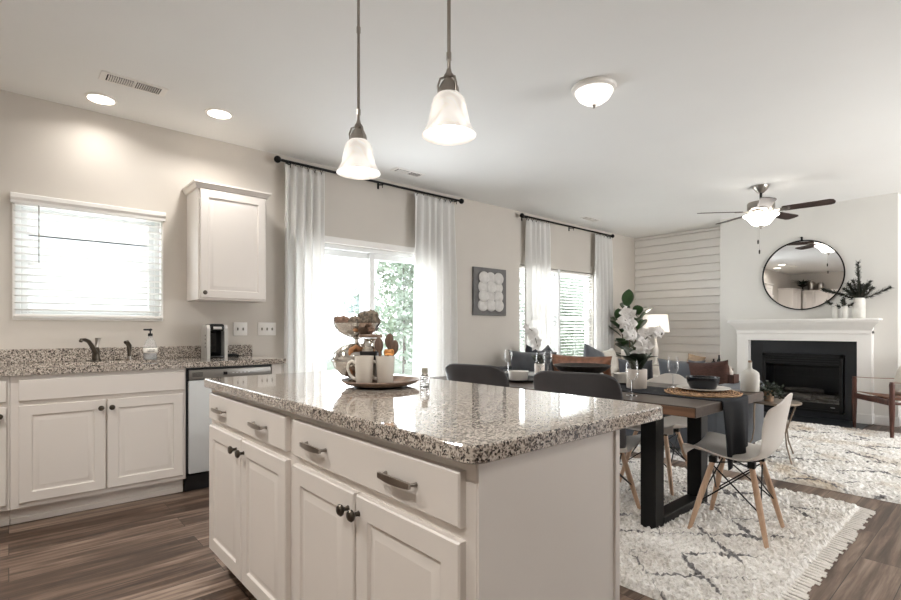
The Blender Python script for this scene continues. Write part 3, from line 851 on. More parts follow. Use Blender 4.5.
# cabinets out of frame to the left and behind the camera, seen in the round mirror
cabinet('white corner wall cabinet on the window wall, seen only in the mirror', (-1.42, 4.16, 0), 0, .82, Y1-4.16-.002, 1.372, 2.24, False, [],
        [(.012, .40, 1.385, 2.222, (.37, 1.425)), (.415, .808, 1.385, 2.222, (.445, 1.425))], name='wall_cabinet', crown=1)
for k in range(3):
    cabinet('white two door wall cabinet in the row that shows only in the round mirror', (X0+.33, 2.28+k*.615, 0), pi/2, .61, .33, 1.372, 2.24, False, [],
            [(.012, .30, 1.385, 2.222, (.275, 1.425)), (.31, .598, 1.385, 2.222, (.335, 1.425))], name='wall_cabinet', group='wall cabinets reflected in the mirror', crown=0)

# ------------------------------------------------------------------ island
IY0, IY1 = .738, 2.525
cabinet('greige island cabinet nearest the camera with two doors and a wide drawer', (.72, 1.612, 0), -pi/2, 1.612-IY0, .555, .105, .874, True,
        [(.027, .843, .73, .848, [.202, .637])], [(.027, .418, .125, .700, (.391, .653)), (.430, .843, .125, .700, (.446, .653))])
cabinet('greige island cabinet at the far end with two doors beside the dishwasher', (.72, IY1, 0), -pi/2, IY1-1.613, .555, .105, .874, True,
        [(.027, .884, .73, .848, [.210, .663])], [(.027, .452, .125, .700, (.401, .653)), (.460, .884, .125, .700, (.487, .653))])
t = thing('island_end_panel', 'greige end panel of the island facing the camera under the granite', 'panel', (1.0, IY0, 0))
b = B(); b.box(-.279, .236, -.006, -.001, 0, .874); b.build('end_panel', M['cab'], t)
b = B(); b.box(.236, .258, -.012, .02, 0, .874, .002, 1); b.build('corner_post', M['cab'], t)
b = B(); b.box(0, .0015, 0, IY1-IY0-.025, 0, .874)
tag(b.build('island_back_panel', M['cab'], None, (1.276, IY0+.025, 0)), 'greige back panel of the island facing the dining chairs', 'panel')
# rounded slab
def rounded(x0, x1, y0, y1, r, n=6):
    pts = []
    for cx, cy, a in ((x1-r, y1-r, 0), (x0+r, y1-r, pi/2), (x0+r, y0+r, pi), (x1-r, y0+r, 1.5*pi)):
        for k in range(n+1): pts.append((cx+r*cos(a+pi/2*k/n), cy+r*sin(a+pi/2*k/n)))
    return pts
b = B(); rings = [(.003, 0), (0, .003), (0, .034), (.003, .038)]
vs = []; fs = []
for ins, z in rings:
    vs += [(x, y, z) for x, y in rounded(.680+ins, 1.490-ins, .705+ins, 2.532-ins, .035)]
k = len(vs)//4
for i in range(3):
    for j in range(k): fs.append((i*k+j, i*k+(j+1) % k, (i+1)*k+(j+1) % k, (i+1)*k+j))
fs.append(tuple(range(k))[::-1]); fs.append(tuple(3*k+j for j in range(k)))
b.add(vs, fs)
tag(b.build('island_countertop', M['granite'], None, (0, 0, .876), smooth=20), 'glossy speckled granite countertop on the kitchen island', 'countertop')

# ------------------------------------------------------------------ ceiling fixtures
for i, (x, y) in enumerate(CANS):
    if i < 2:
        t = thing('recessed_light', ('round recessed ceiling light nearest the left edge over the sink', 'round recessed ceiling light above the wall cabinet')[i], 'ceiling light', (x, y, H))
    else:
        t = thing('recessed_light', 'round recessed ceiling light outside the picture', 'ceiling light', (x, y, H), 0, 'recessed lights out of view')
    b = B(); b.lathe([(.098, 0), (.096, -.006), (.080, -.009), (.078, -.004), (.078, 0)], seg=32, cap=False); b.build('trim_ring', M['white_plastic'], t)
    b = B(); b.lathe([(.078, -.004), (.0001, -.0045)], seg=32, cap=False); b.build('lens', M['can_glow'], t)
    lamp('recessed_beam', 'AREA', (x, y, H-.02), CAN_W*(.3, .9, 3.0, 2.2, .45, .15, 1.2, 1.2)[i], (1.0, 0.965, 0.915), (0, 0, 0), .14, spread=radians(150))

def pendant(label, x, y, zb, s=1.0):
    t = thing('pendant_light', label, 'pendant light', (x, y, H))
    d = zb-H
    b = B(); b.lathe([(.0001, 0), (.065, 0), (.065, -.012), (.03, -.03), (.012, -.034)], seg=24, cap=False); b.build('ceiling_canopy', M['nickel'], t)
    b = B(); b.tube([(0, 0, -.03), (0, 0, d+.205)], .0062, 10)
    for q in (-.36, -.70): b.cyl(0, 0, q-.012, q+.012, .0085, seg=10)
    b.build('stem', M['nickel'], t)
    b = B(); b.lathe([(.007, d+.235), (.010, d+.222), (.016, d+.214), (.018, d+.205), (.015, d+.20), (.024, d+.190), (.033, d+.172), (.036, d+.152), (.034, d+.147)], seg=20); b.build('socket_cup', M['nickel'], t)
    for k in range(3):
        a = k*2*pi/3+.5
        b = B(); b.tube([(.016*cos(a), .016*sin(a), d+.205), (.029*cos(a), .029*sin(a), d+.200), (.037*cos(a), .037*sin(a), d+.175), (.034*cos(a), .034*sin(a), d+.152)], .0038, 6); b.build('cup_strap', M['nickel'], t)
    b = B(); b.lathe([(r_*.735, d+(z_-d)*.90+.016) for r_, z_ in [(.035, d+.152), (.054, d+.147), (.071, d+.130), (.081, d+.102), (.087, d+.072), (.095, d+.042), (.112, d+.014), (.122, d+.0), (.118, d+.0), (.108, d+.015), (.091, d+.043), (.083, d+.073), (.077, d+.101), (.067, d+.127), (.051, d+.141), (.033, d+.146)]], seg=36, cap=False)
    b.build('glass_shade', M['pendant_glow'], t, smooth=80)
    b = B(); b.sphere((0, 0, d+.075), (.03, .03, .042), 14, 8); b.build('bulb', M['can_glow'], t)
    lamp('pendant_bulb', 'SPOT', (x, y, zb+.02), 6, (1.0, .94, .86), (0, 0, 0), .05, spot_size=radians(150), spot_blend=.6)
pendant('frosted bell glass pendant lamp further from the camera, hanging lower in front of the curtain', 1.085, 1.808, 1.772)
pendant('frosted bell glass pendant lamp nearer the camera, its shade against the ceiling', 1.085, 1.241, 1.764)

t = thing('flush_mount_light', 'frosted bowl light fixed flush to the ceiling', 'ceiling light', (2.90, 1.862, H))
b = B(); b.lathe([(.0001, 0), (.142, 0), (.146, -.008), (.140, -.022), (.120, -.030)], seg=36, cap=False); b.build('pan', M['white_plastic'], t)
b = B(); b.lathe([(.122, -.028), (.118, -.042), (.098, -.075), (.06, -.102), (.02, -.115), (.0001, -.116)], seg=36, cap=False); b.build('glass_bowl', M['bowl_glow'], t, smooth=80)
b = B(); b.lathe([(.012, -.112), (.014, -.120), (.006, -.128), (.009, -.135), (.0001, -.142)], seg=14); b.build('finial', M['nickel'], t)

# ceiling fan
t = thing('ceiling_fan', 'five bladed brown and nickel ceiling fan with a lit glass bowl', 'ceiling fan', (6.294, 1.916, H))
b = B(); b.lathe([(.0001, 0), (.082, 0), (.080, -.012), (.055, -.05), (.030, -.078), (.018, -.082)], seg=28, cap=False); b.build('ceiling_canopy', M['nickel'], t)
b = B(); b.cyl(0, 0, -.18, -.08, .013, seg=12); b.sphere((0, 0, -.175), (.03, .03, .02)); b.build('downrod', M['blackmetal'], t)
b = B(); b.lathe([(.03, -.172), (.075, -.178), (.128, -.186), (.134, -.196), (.134, -.258), (.120, -.274), (.085, -.284), (.075, -.305), (.09, -.312), (.105, -.318), (.09, -.325), (.0001, -.326)], seg=36); b.build('motor_housing', M['nickel'], t)
for k in range(5):
    a = radians(-85+72*k)
    b = B(); s = 0
    pts = [(.205, -.052), (.22, -.062), (.62, -.072), (.655, -.055), (.668, 0), (.655, .055), (.62, .072), (.22, .062), (.205, .052)]
    b.prism(pts, 'z', -.003, .003); b.xf(RX(radians(-11)))
    bl = b.build('blade', M['fanwood'], t, (0, 0, -.285), (0, 0, a))
    b = B(); b.box(.09, .15, -.014, .014, -.012, -.004, .003, 1); b.prism([(.14, -.016), (.19, -.045), (.25, -.03), (.275, 0), (.25, .03), (.19, .045), (.14, .016)], 'z', -.010, -.0035); b.xf(RX(radians(-8)))
    b.build('blade_bracket', M['nickel'], bl)
b = B(); b.lathe([(.150, -.322), (.176, -.326), (.174, -.334), (.140, -.358), (.112, -.392), (.085, -.428), (.05, -.442), (.0001, -.445)], seg=36, cap=False); b.build('glass_bowl', M['fan_glow'], t, smooth=80)
b = B(); b.lathe([(.026, -.438), (.028, -.450), (.012, -.458), (.013, -.47), (.0001, -.485)], seg=14); b.build('finial', M['nickel'], t)
for (dx, dy, L) in ((-.0235, .02, .17), (-.012, .01, .28)):
    b = B(); b.tube([(dx, dy, -.43), (dx, dy, -.43-L)], .0012, 5); pc = b.build('pull_chain', M['nickel'], t)
    b = B(); b.lathe([(.003, -.43-L), (.009, -.445-L), (.007, -.475-L), (.0001, -.48-L)], dx, dy, 0, 10); b.build('fob', M['bowlwood'], pc)

def vent(label, cx, cy, L, W, rz, nslat, dark):
    t = thing('ceiling_vent', label, 'vent', (cx, cy, H), rz)
    b = B(); b.box(-L/2, L/2, -W/2, W/2, -.006, 0, .002, 1); b.build('frame', M['white_plastic'], t)
    b = B(); b.box(-L/2+.035, L/2-.035, -W/2+.022, W/2-.022, -.0068, -.0055); b.build('recess', M['gap'], t)
    b = B()
    for k in range(nslat):
        q = -L/2+.04+(L-.08)*(k+.5)/nslat
        s = b.box(-.0045, .0045, -W/2+.022, W/2-.022, -.0012, .0012)
        b.xf(T(q, 0, -.0085) @ RY(radians(40 if k < nslat/2 else -40)), s)
    b.box(-.006, .006, -W/2+.02, W/2-.02, -.010, -.006)
    b.build('louver', M['white_plastic'], t, smooth=0)
vent('white slotted ceiling vent between the two recessed lights and the top edge', .612, 3.81, .37, .14, 0, 24, True)
vent('small ceiling vent above the patio door curtain rod', 3.05, 4.12, .36, .12, 0, 16, True)
vent('small ceiling vent above the living room window rod', 6.33, 4.12, .36, .12, 0, 16, True)

# ------------------------------------------------------------------ island still life
ZI = .914
def mug(label, x, y, rz):
    t = thing('mug', label, 'mug', (x, y, ZI+.019), rz)
    b = B(); b.lathe([(.0001, 0), (.028, 0), (.031, .004), (.037, .103), (.038, .108), (.0355, .108), (.0345, .102), (.029, .010), (.0001, .007)], seg=28, cap=False); b.build('body', M['ceramic_grey'], t, smooth=60)
    b = B(); b.tube([(.037, 0, .082), (.052, 0, .088), (.066, 0, .078), (.070, 0, .058), (.060, 0, .036), (.046, 0, .022), (.034, 0, .018)], [.0065, .006, .006, .006, .006, .006, .0065], 8); b.build('handle', M['ceramic_grey'], t, smooth=80)
    return t
TX, TY = 1.13, 1.713
t = thing('serving_tray', 'round wooden serving tray with a dark foot on the island', 'tray', (TX, TY, ZI))
b = B(); b.lathe([(.0001, .010), (.11, .010), (.135, .017), (.152, .027), (.156, .029), (.158, .025), (.135, .010), (.11, .004), (.0001, .004)], seg=40, cap=False); b.build('dish', M['traywood'], t, smooth=60)
b = B(); b.lathe([(.085, 0), (.088, .005), (.0001, .005)], seg=32); b.build('foot', M['blackplastic'], t)
ZT = ZI+.0105
# work along the camera's horizontal so the pieces stand side by side
ux, uy = sin(YAW), -cos(YAW)      # to the right in the picture
fx, fy = cos(YAW), sin(YAW)       # away from the camera
def on(s, d): return (TX+s*ux+d*fx, TY+s*uy+d*fy)
aR = math.atan2(uy, ux)
m1 = on(-.050, -.095); m2 = on(.030, -.085)
mug('plain white mug on the left of the tray', m1[0], m1[1], aR+pi-.25)
mug('white mug holding wooden spoons on the right of the tray', m2[0], m2[1], aR+pi-.15)
for k, (s, d, tx, ty, L, lab) in enumerate(((.002, .012, .30, .1, .185, 'tallest dark wooden spoon standing in the right white mug'),
                                            (-.012, -.006, -.35, .15, .170, 'wooden spoon leaning left in the right white mug'),
                                            (.014, .004, .62, .0, .160, 'wooden spoon leaning right behind the dried orange'))):
    px, py = m2[0]+s*ux+d*fx, m2[1]+s*uy+d*fy
    t = thing('wooden_spoon', lab, 'spoon', (px, py, ZT+.018))
    b = B(); b.tube([(0, 0, .006), (0, 0, L-.05)], [.004, .0045], 8); b.build('handle', M['spoon'], t, rot=(-ty*.3, tx*.25, aR))
    b = B(); b.sphere((0, 0, L-.028), (.017, .006, .030), 14, 8); b.build('spoon_head', M['spoon'], t, rot=(-ty*.3, tx*.25, aR))
b = B(); b.grid(lambda u, v: ((.003+.017*u)*cos(2*pi*v), (.003+.017*u)*sin(2*pi*v)*.8, .006*sin(6*pi*v)*u+.004*u), 5, 30)
o = b.build('dried_orange', M['biscuit'], None, (m2[0]+.016*ux-.012*fx, m2[1]+.016*uy-.012*fy, ZT+.128), (.9, 0, aR), solid=.004)
tag(o, 'dried orange slice lying on top of the right white mug', 'dried fruit')

# two tier silver bowl stand at the back of the tray
sx, sy = on(-.105, .055)
t = thing('tiered_stand', 'two tier polished silver bowl stand at the back of the tray', 'bowl stand', (sx, sy, ZI+.012), aR)
b = B(); b.lathe([(.0001, .0), (.045, .0), (.05, .006), (.03, .012), (.02, .018)], seg=28, cap=False)
b.build('base', M['chrome'], t)
b = B(); b.lathe([(.02, .014), (.066, .030), (.094, .062), (.103, .09), (.094, .122), (.066, .146), (.03, .158), (.028, .160)], seg=40, cap=True)
lb = b.build('lower_bowl', M['chrome'], t, smooth=60)
b = B(); b.lathe([(.104, .086), (.106, .090), (.104, .094)], seg=40, cap=False); b.build('rim_band', M['chrome'], lb)
b = B(); b.lathe([(.012, .156), (.010, .165), (.010, .176), (.022, .184)], seg=16); b.build('post', M['chrome'], t)
b = B(); b.lathe([(.012, .180), (.042, .188), (.076, .208), (.096, .240), (.099, .244), (.095, .244), (.074, .214), (.042, .194), (.0001, .187)], seg=40, cap=False); b.build('upper_bowl', M['chrome'], t, smooth=60)
def decor_ball(lab, s, d, z, r, m):
    x, y = sx+s*ux+d*fx, sy+s*uy+d*fy
    b = B(); n = b.sphere((0, 0, 0), 1, 44, 26)
    for i, p in enumerate(b.v):
        v = Vector(p); k = .95+.20*mnoise.noise(v*4.6+Vector((r*90, s*50, 0)))+.17*abs(sin(6*math.atan2(v.y, v.x)+5*v.z))*abs(cos(5*v.z))
        b.v[i] = tuple(v*r*k)
    tag(b.build('decorative_ball', m, None, (x, y, ZI+.012+z), smooth=80), lab, 'decorative ball', 'balls in the silver bowl')
decor_ball('small rust brown ball at the left of the upper silver bowl', -.060, -.01, .243, .031, M['artichoke2'])
decor_ball('small dark knobbly ball at the far left rim of the upper silver bowl', -.085, .020, .256, .017, M['artichoke'])
decor_ball('middle greyish ball in the upper silver bowl', -.004, -.022, .245, .027, M['artichoke'])
decor_ball('largest mottled ball at the right of the upper silver bowl', .046, .008, .252, .046, M['artichoke'])
decor_ball('brown ball at the back of the upper silver bowl', -.028, .042, .242, .026, M['artichoke2'])
# coffee press in front of the stand
px, py = on(-.038, -.012)
t = thing('french_press', 'silver coffee press with a wooden lid and honey brown handle', 'coffee press', (px, py, ZT), aR)
b = B(); b.lathe([(.0001, 0), (.042, 0), (.043, .004), (.043, .140), (.040, .142), (.0001, .142)], seg=28, cap=False); b.build('carafe', M['chrome'], t)
b = B(); b.lathe([(.0440, .098), (.0450, .102), (.0450, .128), (.0440, .132)], seg=28, cap=False); b.build('band', M['blackplastic'], t, solid=.001)
b = B(); b.tube([(-.036, -.012, .136), (-.055, -.016, .150), (-.074, -.018, .138), (-.084, -.018, .095), (-.080, -.016, .050), (-.066, -.014, .022)], [.008, .010, .011, .0105, .009, .006], 8); b.build('handle', M['lightwood'], t, smooth=80)
b = B(); b.lathe([(.0001, .142), (.040, .142), (.040, .150), (.03, .162), (.026, .178), (.03, .184)], seg=24); b.build('collar', M['chrome'], t)
b = B(); b.lathe([(.0001, .186), (.046, .186), (.048, .190), (.048, .196), (.045, .199), (.0001, .199)], seg=28, cap=False); b.build('lid', M['traywood'], t)
b = B(); b.lathe([(.007, .199), (.008, .206), (.016, .214), (.015, .226), (.006, .231), (.0001, .232)], seg=16); b.build('knob', M['artichoke2'], t)
# little bottle figure
t = thing('small_bottle', 'small clear faceted bottle with a grey cork cap beside the tray', 'bottle', (1.225, 1.545, ZI))
b = B(); prof = [(.0001, 0), (.016, 0)]
for k in range(5): prof += [(.020, .004+k*.009), (.016, .0085+k*.009)]
prof += [(.012, .053), (.0095, .058), (.0095, .060)]
b.lathe(prof, seg=8); b.build('bottle', M['crystal'], t, smooth=0)
b = B(); b.cyl(0, 0, .0595, .078, .0125, .012, 14); b.build('cap', M['greycap'], t)

# ------------------------------------------------------------------ rugs
def rug(name, label, x0, x1, y0, y1, m, step, hgt, seed, fringe=None):
    t = thing(name, label, 'rug', ((x0+x1)/2, (y0+y1)/2, 0))
    w, d = x1-x0, y1-y0; nx, ny = int(w/step), int(d/step); rnd = random.Random(seed)
    def fn(u, v):
        e = min(u, 1-u)*w; e2 = min(v, 1-v)*d
        ed = min(1, min(e, e2)/.025)
        jx = rnd.uniform(-.4, .4)*step; jy = rnd.uniform(-.4, .4)*step
        wob = .012*mnoise.noise(Vector((u*w*3, v*d*3, seed)))
        x = (u-.5)*w + (jx if 0 < u < 1 else wob); y = (v-.5)*d + (jy if 0 < v < 1 else wob)
        z = .002+ed*(hgt*.55+rnd.uniform(0, hgt*.6)+.004*mnoise.noise(Vector((x*14, y*14, seed*3))))
        return (x, y, z)
    b = B(); b.grid(fn, nx, ny); b.build('pile', m, t, smooth=0)
    if fringe:
        b = B(); n = int(w/.033)
        for k in range(n):
            x = (k+.5)/n*w-w/2; a = rnd.uniform(-.012, .012); L = rnd.uniform(.05, .075)
            for s in (-.007, 0, .007):
                b.tube([(x+s*.4, -d/2+.012, .012), (x+s*.6+a*.3, -d/2-.03, .008), (x+s*1.6+a, -d/2-L, .004)], [.0045, .0055, .0028], 5)
        b.build('fringe', M['rugfringe'], t)
    return t
rug('shag_rug', 'cream shag rug with a dark lattice and fringe under the dining table', 2.05, 4.07, 0.665, 3.55, M['rug1'], .0125, .036, 1, True)
rug('shag_rug', 'cream shag rug with a dark lattice in front of the fireplace', 4.37, 7.17, -1.2, 3.3, M['rug2'], .017, .030, 2)

# ------------------------------------------------------------------ dining table
TX0, TX1, TYN, TYF = 2.55, 3.535, 1.062, 3.16
t = thing('dining_table', 'grey brown wooden dining table on black steel frame legs', 'dining table', ((TX0+TX1)/2, (TYN+TYF)/2, 0))
w, d = TX1-TX0, TYF-TYN
b = B(); b.box(-w/2, w/2, -d/2, d/2, .702, .755, .003, 1)
b.build('tabletop', M['tabletop'], t)
b = B(); b.box(-w/2-.004, -w/2+.001, -d/2+.004, d/2-.004, .704, .750, .002, 1); b.box(w/2-.001, w/2+.004, -d/2+.004, d/2-.004, .704, .750, .002, 1); b.build('edge_band', M['tableedge'], t)
for yy in (1.386, 2.84):
    q = yy-(TYN+TYF)/2; lx0, lx1 = 2.698-(TX0+TX1)/2, 3.40-(TX0+TX1)/2
    b = B(); b.box(lx0, lx0+.10, q-.045, q+.045, .004, .702, .003, 1); b.box(lx1-.10, lx1, q-.045, q+.045, .004, .702, .003, 1)
    b.box(lx0+.10, lx1-.10, q-.045, q+.045, .004, .076, .003, 1); b.box(lx0+.10, lx1-.10, q-.045, q+.045, .642, .702, .003, 1)
    b.build('leg', M['blackmetal'], t)

# runner draped over the near end
rx0, rx1 = 2.865, 3.245
b = B()
prof = [(3.05, .7575)] + [(TYN+1.95*(1-k/24), .7575) for k in range(25)] + [(TYN-.004, .756), (TYN-.008, .748)] + [(TYN-.009, .735-k*.03) for k in range(10)]
def run(u, v):
    i = min(len(prof)-1, int(round(v*(len(prof)-1)))); y, z = prof[i]
    hang = max(0, (.745-z)/.28)
    x = rx0+(rx1-rx0)*u
    x = x + .03*hang*(0.5-u)*1.2
    yy = y-hang*(.014*sin(u*11+.6)+.014)
    zz = z-hang*.075*(1-u)*(1 if z < .5 else hang) + (.0007*sin(u*40+y*30) if hang == 0 else 0)
    return (x, yy, zz)
b.grid(run, 22, len(prof)-1)
tag(b.build('table_runner', M['navy'], smooth=70, solid=.003), 'navy cloth runner along the table, hanging over its near end', 'table runner')

# ------------------------------------------------------------------ dining chairs
def make_chair(name, label, shell_m, back_m, split, group, P=None, W=None, feet=None, tops=None):
    t = thing(name, label, 'chair', (0, 0, 0), 0, group)
    # side profile, +Y is forward
    P = P or [(.225, .418), (.222, .436), (.195, .447), (.13, .440), (.05, .428), (-.04, .424), (-.11, .428), (-.165, .450), (-.20, .495), (-.218, .56), (-.232, .64), (-.244, .70), (-.254, .752), (-.261, .790)]
    W = W or [.205, .212, .220, .228, .232, .234, .234, .233, .230, .222, .211, .195, .172, .12]
    n = len(P)-1
    def cat(a, q):
        i = min(n-1, int(q*n)); f = q*n-i
        p0, p1, p2, p3 = a[max(0, i-1)], a[i], a[i+1], a[min(n, i+2)]
        g = lambda w0, w1, w2, w3: .5*((2*w1)+(-w0+w2)*f+(2*w0-5*w1+4*w2-w3)*f*f+(-w0+3*w1-3*w2+w3)*f**3)
        if hasattr(p1, '__len__'): return tuple(g(p0[k], p1[k], p2[k], p3[k]) for k in range(len(p1)))
        return g(p0, p1, p2, p3)
    def fn(q0, q1):
        def f(u, v):
            q = q0+(q1-q0)*v; y, z = cat(P, q); w = cat(W, q); s = 2*u-1
            seat = max(0, 1-q/.45); bk = max(0, min(1, (q-.45)/.3))
            e = abs(s)**3
            z2 = z+e*(.045*min(1, seat*2.2)*(1 if q > .12 else q/.12)+.0)+e*.02*(1-bk)*(1-min(1, seat*2))
            y2 = y+e*(.055*bk*max(0, 1-max(0, q-.85)/.15*.6)+.03*(1 if .3 < q < .6 else 0)*sin(pi*(q-.3)/.3 if .3 < q < .6 else 0))
            if q < .12: y2 -= e*.035*(1-q/.12)
            top = max(0, (q-.86)/.14); z2 -= (e*.05 if not split else .035*abs(s)**7)*top
            return (s*w, y2, z2)
        return f
    if split:
        b = B(); b.grid(fn(0, .64), 16, 22); b.build('seat', shell_m, t, smooth=180, solid=.007, sub=1)
        b = B(); b.grid(fn(.60, 1.0), 16, 18); b.xf(T(0, -.006, 0)); b.build('backrest', back_m, t, smooth=180, solid=.02, sub=1)
    else:
        b = B(); b.grid(fn(0, 1), 18, 36); b.build('shell', shell_m, t, smooth=180, solid=.007, sub=1)
    feet = feet or [(.195, .185), (-.195, .185), (.195, -.195), (-.195, -.195)]
    tops = tops or [(.105, .085), (-.105, .085), (.105, -.105), (-.105, -.105)]
    for (fx_, fy_), (tx_, ty_) in zip(feet, tops):
        b = B(); b.tube([(fx_, fy_, .0), (fx_*.86+tx_*.14, fy_*.86+ty_*.14, .055), (fx_*.45+tx_*.55, fy_*.45+ty_*.55, .22), (tx_, ty_, .395)], [.0105, .0125, .0165, .014], 12)
        lg = b.build('leg', M['beech'], t)
        b = B(); b.box(tx_-.018, tx_+.018, ty_-.018, ty_+.018, .385, .419, .003, 1); b.build('bracket', M['blackmetal'], lg)
    b = B()
    at = lambda i, h: tuple(feet[i][k]*(1-h)+tops[i][k]*h for k in (0, 1))+(h*.395,)
    r = .0042
    for i, j in ((0, 1), (2, 3), (0, 2), (1, 3)):
        b.tube([at(i, .42), at(j, .95)], r, 6); b.tube([at(j, .42), at(i, .95)], r, 6)
    b.tube([at(0, .97), at(3, .97)], r, 6); b.tube([at(1, .97), at(2, .97)], r, 6)
    for i in range(4):
        x, y, z = at(i, .42); b.sphere((x, y, z), .0085, 8, 6)
    b.build('wire_brace', M['blackmetal'], t)
    return t
RUGZ = .018
wc = make_chair('shell_chair', 'white shell chair with wooden legs at the near head of the dining table', M['shellwhite'], None, False, 'white shell chairs')
wc.location = (3.063, 1.06, RUGZ); wc.rotation_euler = (0, 0, radians(5))
dup(wc, (3.52, 1.745, RUGZ), pi/2+.03, 'white shell chair on the far side of the table behind the navy bowl')
dup(wc, (3.53, 2.46, RUGZ), pi/2-.03, 'white shell chair on the far side of the table behind the carved bowl')
dc = make_chair('padded_chair', 'charcoal backed chair nearest the camera, between island and table', M['shellwhite'], M['charcoal'], True, 'charcoal backed chairs',
    P=[(.225, .418), (.222, .436), (.195, .447), (.13, .440), (.04, .430), (-.08, .428), (-.19, .432), (-.275, .450), (-.325, .495), (-.355, .565), (-.378, .655), (-.398, .765), (-.412, .850), (-.418, .895)],
    W=[.205, .215, .225, .232, .236, .238, .24, .25, .258, .262, .260, .256, .250, .238], feet=[(.195, .185), (-.195, .185), (.195, -.285), (-.195, -.285)], tops=[(.105, .085), (-.105, .085), (.105, -.18), (-.105, -.18)])
dc.location = (2.70, 1.70, RUGZ); dc.rotation_euler = (0, 0, -pi/2+.22)
dup(dc, (2.70, 2.46, RUGZ), -pi/2+.16, 'charcoal backed chair further along the table, near the right patio curtain')

# ------------------------------------------------------------------ things on the dining table
ZD = .756
def wine_glass(label, x, y, z=ZD, h=.205):
    k = h/.205
    t = thing('wine_glass', label, 'wine glass', (x, y, z), 0, 'wine glasses on the dining table')
    b = B(); b.lathe([(.0001, .0), (.034, .0), (.034, .0015), (.012, .004), (.004, .008), (.0033, .03), (.0033, .08*k), (.006, .088*k)], seg=24, cap=False); b.build('stem', M['crystal'], t, smooth=60)
    b = B(); b.lathe([(.004, .086*k), (.020, .095*k), (.034, .118*k), (.038, .14*k), (.035, .175*k), (.030, .205*k), (.0288, .205*k), (.0338, .175*k), (.0366, .14*k), (.0326, .119*k), (.0190, .0975*k), (.0001, .090*k)], seg=28, cap=False); b.build('bowl', M['glass'], t, smooth=80)
wine_glass('wine glass beside the woven placemat at the near end', 3.32, 1.53)
wine_glass('wine glass in front of the right orchid pot', 2.74, 1.505, h=.205)
wine_glass('wine glass at the far left of the table in front of the slate sofa', 3.40, 3.07)
wine_glass('wine glass in front of the left orchid pot', 3.13, 2.49)
wine_glass('wine glass just right of the left orchid, behind another glass', 3.42, 2.64)

t = thing('woven_placemat', 'round seagrass placemat at the near end of the table', 'placemat', (3.12, 1.262, ZD+.003))
b = B(); b.grid(lambda u, v: ((.004+.205*u+.004*sin(40*pi*v)*u)*cos(2*pi*v), (.004+.205*u+.004*sin(40*pi*v)*u)*sin(2*pi*v), .010+.004*abs(sin(u*9*pi))+.002*sin(60*pi*v+u*30)), 36, 160); b.lathe([(.0001, 0), (.205, 0), (.209, .006), (.205, .0105)], seg=60, cap=False)
b.build('weave', M['mat'], t, smooth=60)
def plate(name, label, x, y, z, r, m, h=.016):
    b = B(); b.lathe([(.0001, .0), (r*.6, .0), (r*.65, .002), (r, h), (r*.995, h+.003), (r*.64, .006), (.0001, .005)], seg=44, cap=False)
    o = b.build(name, m, None, (x, y, z), smooth=50); tag(o, label, 'plate'); return o
plate('dinner_plate', 'white dinner plate on the woven placemat', 3.165, 1.275, ZD+.018, .15, M['ceramic'])
def bowl(name, label, x, y, z, r, h, m, base=.6, t=.006):
    b = B(); b.lathe([(.0001, .0), (r*base, .0), (r*base*1.05, .004), (r*.93, h*.5), (r, h-.003), (r, h), (r-t, h), (r*.93-t, h*.5), (r*base-t*.3, .008), (.0001, .008)], seg=40, cap=False)
    o = b.build(name, m, None, (x, y, z), smooth=50); tag(o, label, 'bowl'); return o
bowl('cereal_bowl', 'navy glazed bowl on the white plate at the near end', 3.185, 1.285, ZD+.025, .094, .072, M['navybowl'], .72)
plate('side_plate', 'white side plate at the table corner beside the white bottle', 3.40, 1.36, ZD, .10, M['ceramic'], .012)
plate('dinner_plate', 'dark plate under a white bowl on the far side by the right orchid', 3.30, 1.86, ZD, .135, M['bowlwood'], .014)
bowl('cereal_bowl', 'white bowl on a dark plate right of the right orchid pot', 3.30, 1.87, ZD+.007, .078, .066, M['ceramic'], .84)
plate('dinner_plate', 'dark plate under a white bowl at the left end of the table', 2.86, 2.47, ZD, .135, M['bowlwood'], .014)
bowl('cereal_bowl', 'white bowl on a dark plate between the two charcoal backed chairs', 2.88, 2.50, ZD+.007, .078, .066, M['ceramic'], .84)
plate('dinner_plate', 'white plate in front of the nearer charcoal backed chair', 2.80, 1.76, ZD, .135, M['ceramic'], .014)
plate('dinner_plate', 'white plate on the far side behind the carved bowl', 3.30, 2.42, ZD, .135, M['ceramic'], .014)
# pedestal bowl
t = thing('pedestal_bowl', 'wide dark carved pedestal bowl in the middle of the runner', 'bowl', (3.13, 2.11, ZD+.004))
b = B(); b.lathe([(.0001, 0), (.075, 0), (.08, .008), (.055, .018), (.03, .034), (.032, .05)], seg=32); b.build('foot', M['bowlwood'], t)
b = B(); b.lathe([(.03, .046), (.10, .056), (.165, .084), (.200, .115), (.205, .124), (.198, .125), (.160, .094), (.10, .068), (.0001, .060)], seg=48, cap=False); b.build('dish', M['bowlwood'], t, smooth=60)
# bottle vase
t = thing('bottle_vase', 'weathered white ceramic bottle at the far corner of the table', 'vase', (3.478, 1.12, ZD))
b = B(); b.lathe([(.0001, 0), (.048, 0), (.052, .004), (.053, .10), (.049, .118), (.034, .131), (.016, .140), (.0125, .150), (.012, .176), (.0135, .180), (.010, .180), (.009, .15)], seg=32, cap=False); b.build('body', M['crackle'], t, smooth=60)
b = B(); b.lathe([(.010, .165), (.0095, .192), (.0001, .193)], seg=12, cap=False); b.build('stopper', M['terracotta'], t)

